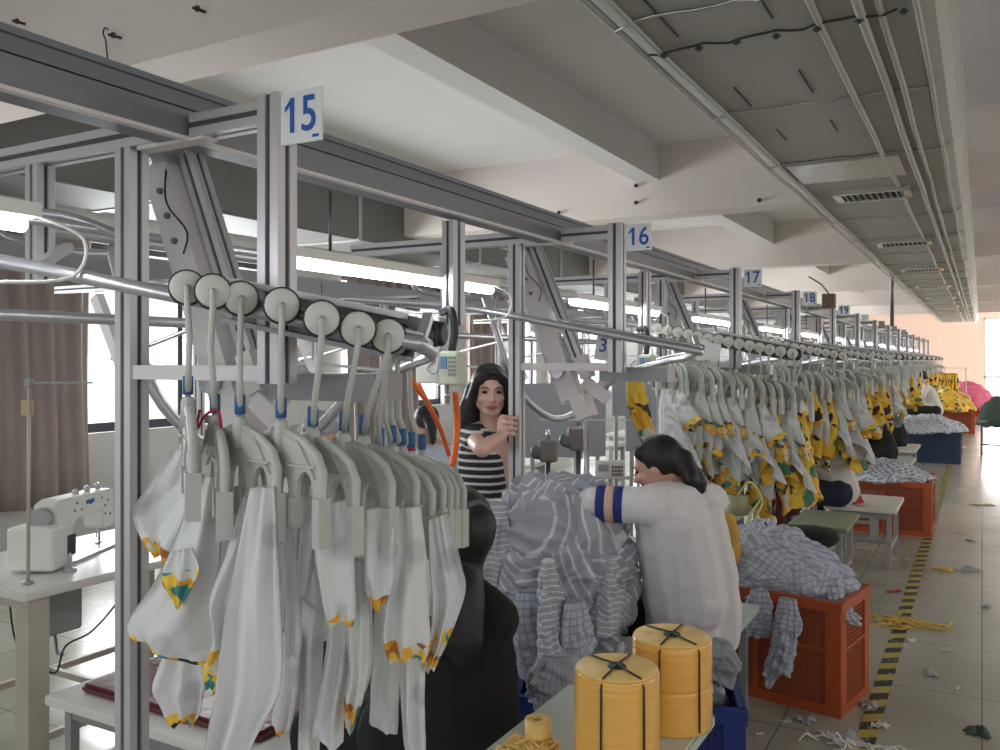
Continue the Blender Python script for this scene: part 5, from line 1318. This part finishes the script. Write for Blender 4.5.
# sleeve bands: short rings around the near sleeve
ax = (eln-shn).normalized()
for f0, f1, m_ in ((.40, .56, NAVYB), (.57, .73, PEACH), (.74, .90, NAVYB)):
    a = shn.lerp(eln, f0); b = shn.lerp(eln, f1); r_ = .069
    MB().tube([a, a.lerp(b, .5), b], r_, 28).build('sleeve_band', m_, t)
T = Blob()
for kz, sg in zip(ksz, (-1, 1)): T.c((pel+V(0, sg*.08, -.0), .115), (kz, .08), (kz+V(.02, 0, -.40), .06))
T.build('trousers', BLKC, t, .013, 3)
Bs = Blob()
for kz in ksz: Bs.c((kz+V(.03, 0, -.495), .042), (kz+V(-.14, 0, -.505), .034))
Bs.build('shoes', BLKC, t, .012, 2)

# ---- long-haired worker in black, nearest, seen from behind
bp = P(448, 650, 2.42); o0 = V(bp.x, bp.y, 0)
t = thing('person', 'nearest seated worker seen from behind, long dark hair and black clothes', 'person', o0); Q = lambda x, y, F: P(x, y, F)-o0
hcx = Q(456, 530, 2.40); fd = V(-.85, .5, -.25); Rh = frame_rot(fd); B = Blob(); q = head(B, hcx, Rh, 1.0)
pe = V(0, 0, .58); s1 = Q(497, 618, 2.36); s2 = Q(392, 612, 2.5)
B.c((hcx, .055), (Q(450, 600, 2.42), .06)); B.c((s1, .05), (Q(450, 610, 2.42), .07), (s2, .05)); B.c((Q(450, 640, 2.42), .11), (pe, .14))
w1 = V(-.38, .22, .80); w2 = V(-.45, -.05, .80)
B.c((s1, .045), (V(.0, .12, .76), .038), (w1, .026)); B.c((s2, .045), (V(-.28, -.1, .76), .038), (w2, .026)); hand(B, w1, frame_rot(V(-.9, .2, 0)), .5, 1, 1); hand(B, w2, frame_rot(V(-.9, .2, 0)), .5, 1, -1)
kz2 = [V(-.42, .20, .52), V(-.45, -.02, .52)]
for kz in kz2: B.c((pe, .11), (kz, .065), (kz+V(.02, 0, -.42), .04)); B.c((kz+V(.02, 0, -.47), .035), (kz+V(-.12, .03, -.485), .03))
B.build('body', SKIN, t, .010, 3)
Hb = Blob(); Hb.e(q(0, -.025, .03), (.092, .10, .095), Rh); Hb.c((q(0, -.09, .0), .075), (Q(462, 560, 2.36), .06), (Q(458, 600, 2.30), .075), (Q(462, 640, 2.26), .06), (Q(462, 665, 2.24), .02))
Hb.c((Q(474, 512, 2.36), .035), (Q(483, 515, 2.35), .025))
Hb.build('hair', HAIR, t, .010, 3, .004)
S = Blob(); S.c((s1, .066), (Q(450, 606, 2.42), .09), (s2, .066)); S.c((Q(450, 640, 2.42), .14), (V(0, 0, .62), .17), (V(0, 0, .52), .17)); S.c((V(-.1, .12, .62), .12), (V(-.1, -.1, .62), .12)); S.c((Q(472, 650, 2.40), .125), (Q(478, 720, 2.42), .125), (V(.06, .0, .52), .14)); S.c((Q(430, 650, 2.42), .125), (Q(425, 720, 2.42), .13), (V(-.05, -.03, .52), .14))
S.c((s1, .065), (V(.0, .12, .76), .055), (V(-.36, .215, .797), .040)); S.c((s2, .065), (V(-.28, -.1, .76), .055), (V(-.42, -.06, .79), .040)); S.c((Q(490, 600, 2.36), .04), (Q(470, 590, 2.38), .05))
S.build('black_top', BLKC, t, .011, 3, .004)
T = Blob()
for kz in kz2: T.c((pe, .15), (kz, .095), (kz+V(.02, 0, -.38), .065))
T.build('trousers', BLKC, t, .014, 3)
Bs = Blob()
for kz in kz2: Bs.c((kz+V(.03, 0, -.475), .042), (kz+V(-.13, .03, -.482), .034))
Bs.build('shoes', BLKC, t, .012, 2)
table('dark stool under the nearest black-clad worker', bp.x-.2, bp.x+.22, bp.y-.2, bp.y+.2, .44, PIPED, PIPED, 'stool', 'stool')

# ---- seated workers farther along
def seated(label, x, y, ang, shirt, pants, seat=.48, lean=.14, hair=True, cap=None, glasses=False, s=1.0):
    t = thing('person', label, 'person', (x, y, 0), ang)     # local +x forward
    B = Blob(); z = seat; pel = V(0, 0, z+.11); che = V(lean*.8, 0, z+.42); nk = V(lean*1.2, 0, z+.58); hd = V(lean*1.2+.07, 0, z+.72)
    Rh = frame_rot(V(1, 0, -.35)); q = head(B, hd, Rh)
    B.c((hd, .05), (nk, .05)); B.c((nk+V(-.02, .17, -.04), .045), (nk, .06), (nk+V(-.02, -.17, -.04), .045)); B.c((pel, .13), (che, .12))
    for sg in (-1, 1):
        sh = nk+V(-.02, sg*.18, -.05); e_ = V(lean+.08, sg*.24, z+.30); w_ = V(lean+.34, sg*.12, z+.32); B.c((sh, .045), (e_, .036), (w_, .026)); hand(B, w_, frame_rot(V(1, -sg*.1, 0)), .5, 1, sg)
        kn = V(.43, sg*.11, z+.06); B.c((pel+V(0, sg*.08, 0), .10), (kn, .065), (V(.40, sg*.11, .09), .04)); B.c((V(.40, sg*.11, .04), .035), (V(.54, sg*.11, .035), .03))
    B.build('body', SKIN, t, .013, 3)
    S = Blob(); S.c((pel+V(0, 0, -.02), .155), (che, .145), (nk+V(-.02, 0, -.09), .10))
    for sg in (-1, 1): sh = nk+V(-.02, sg*.17, -.06); S.c((nk+V(-.02, 0, -.06), .085), (sh, .065), (sh.lerp(V(lean+.08, sg*.24, z+.30), .7), .058))
    S.build('shirt', shirt, t, .015, 4, .006)
    T = Blob()
    for sg in (-1, 1): T.c((pel+V(0, sg*.07, -.02), .125), (V(.43, sg*.11, z+.06), .082), (V(.41, sg*.11, .14), .06))
    T.build('trousers', pants, t, .016, 3)
    Hb = Blob(); Hb.e(q(0, -.03, .035), (.088, .092, .09), Rh)
    if hair: Hb.c((q(0, -.09, .0), .05), (q(0, -.12, -.06), .04), (q(0, -.12, -.16), .022))
    else: Hb.c((q(-.03, -.08, -.03), .04), (q(.03, -.08, -.03), .04))
    Hb.build('hair', HAIR, t, .011, 3)
    if cap:
        C = Blob(); C.e(q(0, -.02, .062), (.094, .10, .075), Rh); C.c((q(-.05, .07, .06), .012), (q(.05, .07, .06), .012)); C.build('cap', cap, t, .010, 3)
    if glasses:
        g = MB()
        for sg in (-1, 1):
            g.tube([q(sg*.034+.022*math.cos(a), .098, .004+.017*math.sin(a)) for a in [k_*math.pi/5 for k_ in range(10)]], .0022, 5, closed=True, cap=False); g.tube([q(sg*.056, .098, .008), q(sg*.078, .0, .005)], .002, 5)
        g.tube([q(-.012, .1, .008), q(.012, .1, .008)], .002, 5); g.build('glasses', PIPE, t); face_bits(q, Rh, t)
    Bs = Blob()
    for sg in (-1, 1): Bs.c((V(.38, sg*.11, .045), .042), (V(.55, sg*.11, .038), .034))
    Bs.build('shoes', BLKC, t, .013, 2)
    return t
seated('seated worker in white shirt and navy trousers, half hidden by yellow floral pieces', -1.0, 7.42, R_(175), CREAM2, NAVYC, .50)
seated('seated worker in a white shirt and black trousers, second beyond the yellow floral pieces', -1.05, 9.25, R_(178), CREAM2, NAVYC, .50)
seated('seated worker all in black beyond the two white-shirted ones', -1.0, 11.1, R_(180), BLKC, BLKC, .47)
seated('second black-clothed seated worker, partly hidden under the garment row', -1.02, 13.0, R_(180), BLKC, BLKC, .47)
seated('white-shirted worker seen side-on before the far yellow rack', -.78, 18.3, R_(178), CREAM2, BLKC, .60, hair=False)
seated('tiny dark-haired worker far off near the pink wall', -.95, 27.0, R_(150), BLKC, BLKC, .5)
pw = P(296, 440, 4.75); seated('worker with glasses and a pale cap behind the near hanger stems', pw.x, pw.y, R_(-15), CREAM, NAVYC, .52, cap=GCARD, glasses=True)
pw = P(436, 450, 5.6); seated('worker in a pale blue shirt with back turned, behind the orange hose', pw.x, pw.y, R_(140), LBLUE, NAVYC, .50)

# grey boards and gear seen between the frames
for i, (px, py, F, w, h_, lab) in enumerate(((565, 420, 5.4, .52, .46, 'plain grey board standing behind the thread cones'), (632, 392, 6.2, .30, .34, 'small grey board behind the lone yellow floral piece'), (655, 420, 7.0, .5, .5, 'grey board far behind the ponytailed worker'))):
    p = P(px, py, F); t = thing('screen_board', lab, 'board', (p.x, p.y, 0), TH+R_(8))
    MB().box(-w/2, w/2, -.015, .015, p.z-h_/2, p.z+h_/2).bevel(.004).build('panel', mat('blue_grey_board', (.30, .32, .34), .6, 0, .1, 3), t)
    for sx in (-1, 1): MB().box(sx*w*.4-.012, sx*w*.4+.012, -.012, .012, 0, p.z-h_/2).build('leg', LEGG, t)
for i, (px, py, F) in enumerate(((578, 440, 4.3), (548, 452, 4.6))):
    p = P(px, py, F); t = thing('motor_unit', ['brown grey machine motor hanging below the hook of the frame sixteen loop', 'small brown motor block on the window side behind the cones'][i], 'motor', p, TH)
    MB().box(-.05, .05, -.05, .05, -.05, .07).bevel(.012).build('housing', mat('brown_grey_cast', (.22, .20, .19), .5, .2, .2, 20), t)
    MB().lathe([(.02, -.03), (.035, -.025), (.035, .025), (.02, .03)], 16, M=Matrix.Translation((-.06, -.02, .0)) @ Matrix.Rotation(R_(90), 4, 'X')).build('pulley', PIPED, t)
    MB().tube([(0, 0, .07), (0, 0, .07+(.12 if i == 0 else .05))], .012, 8).build('shaft', PIPE, t)
    MB().tube([(0, 0, -.05), (0, 0, .76-p.z)], .015, 8).build('stand', PIPED, t)
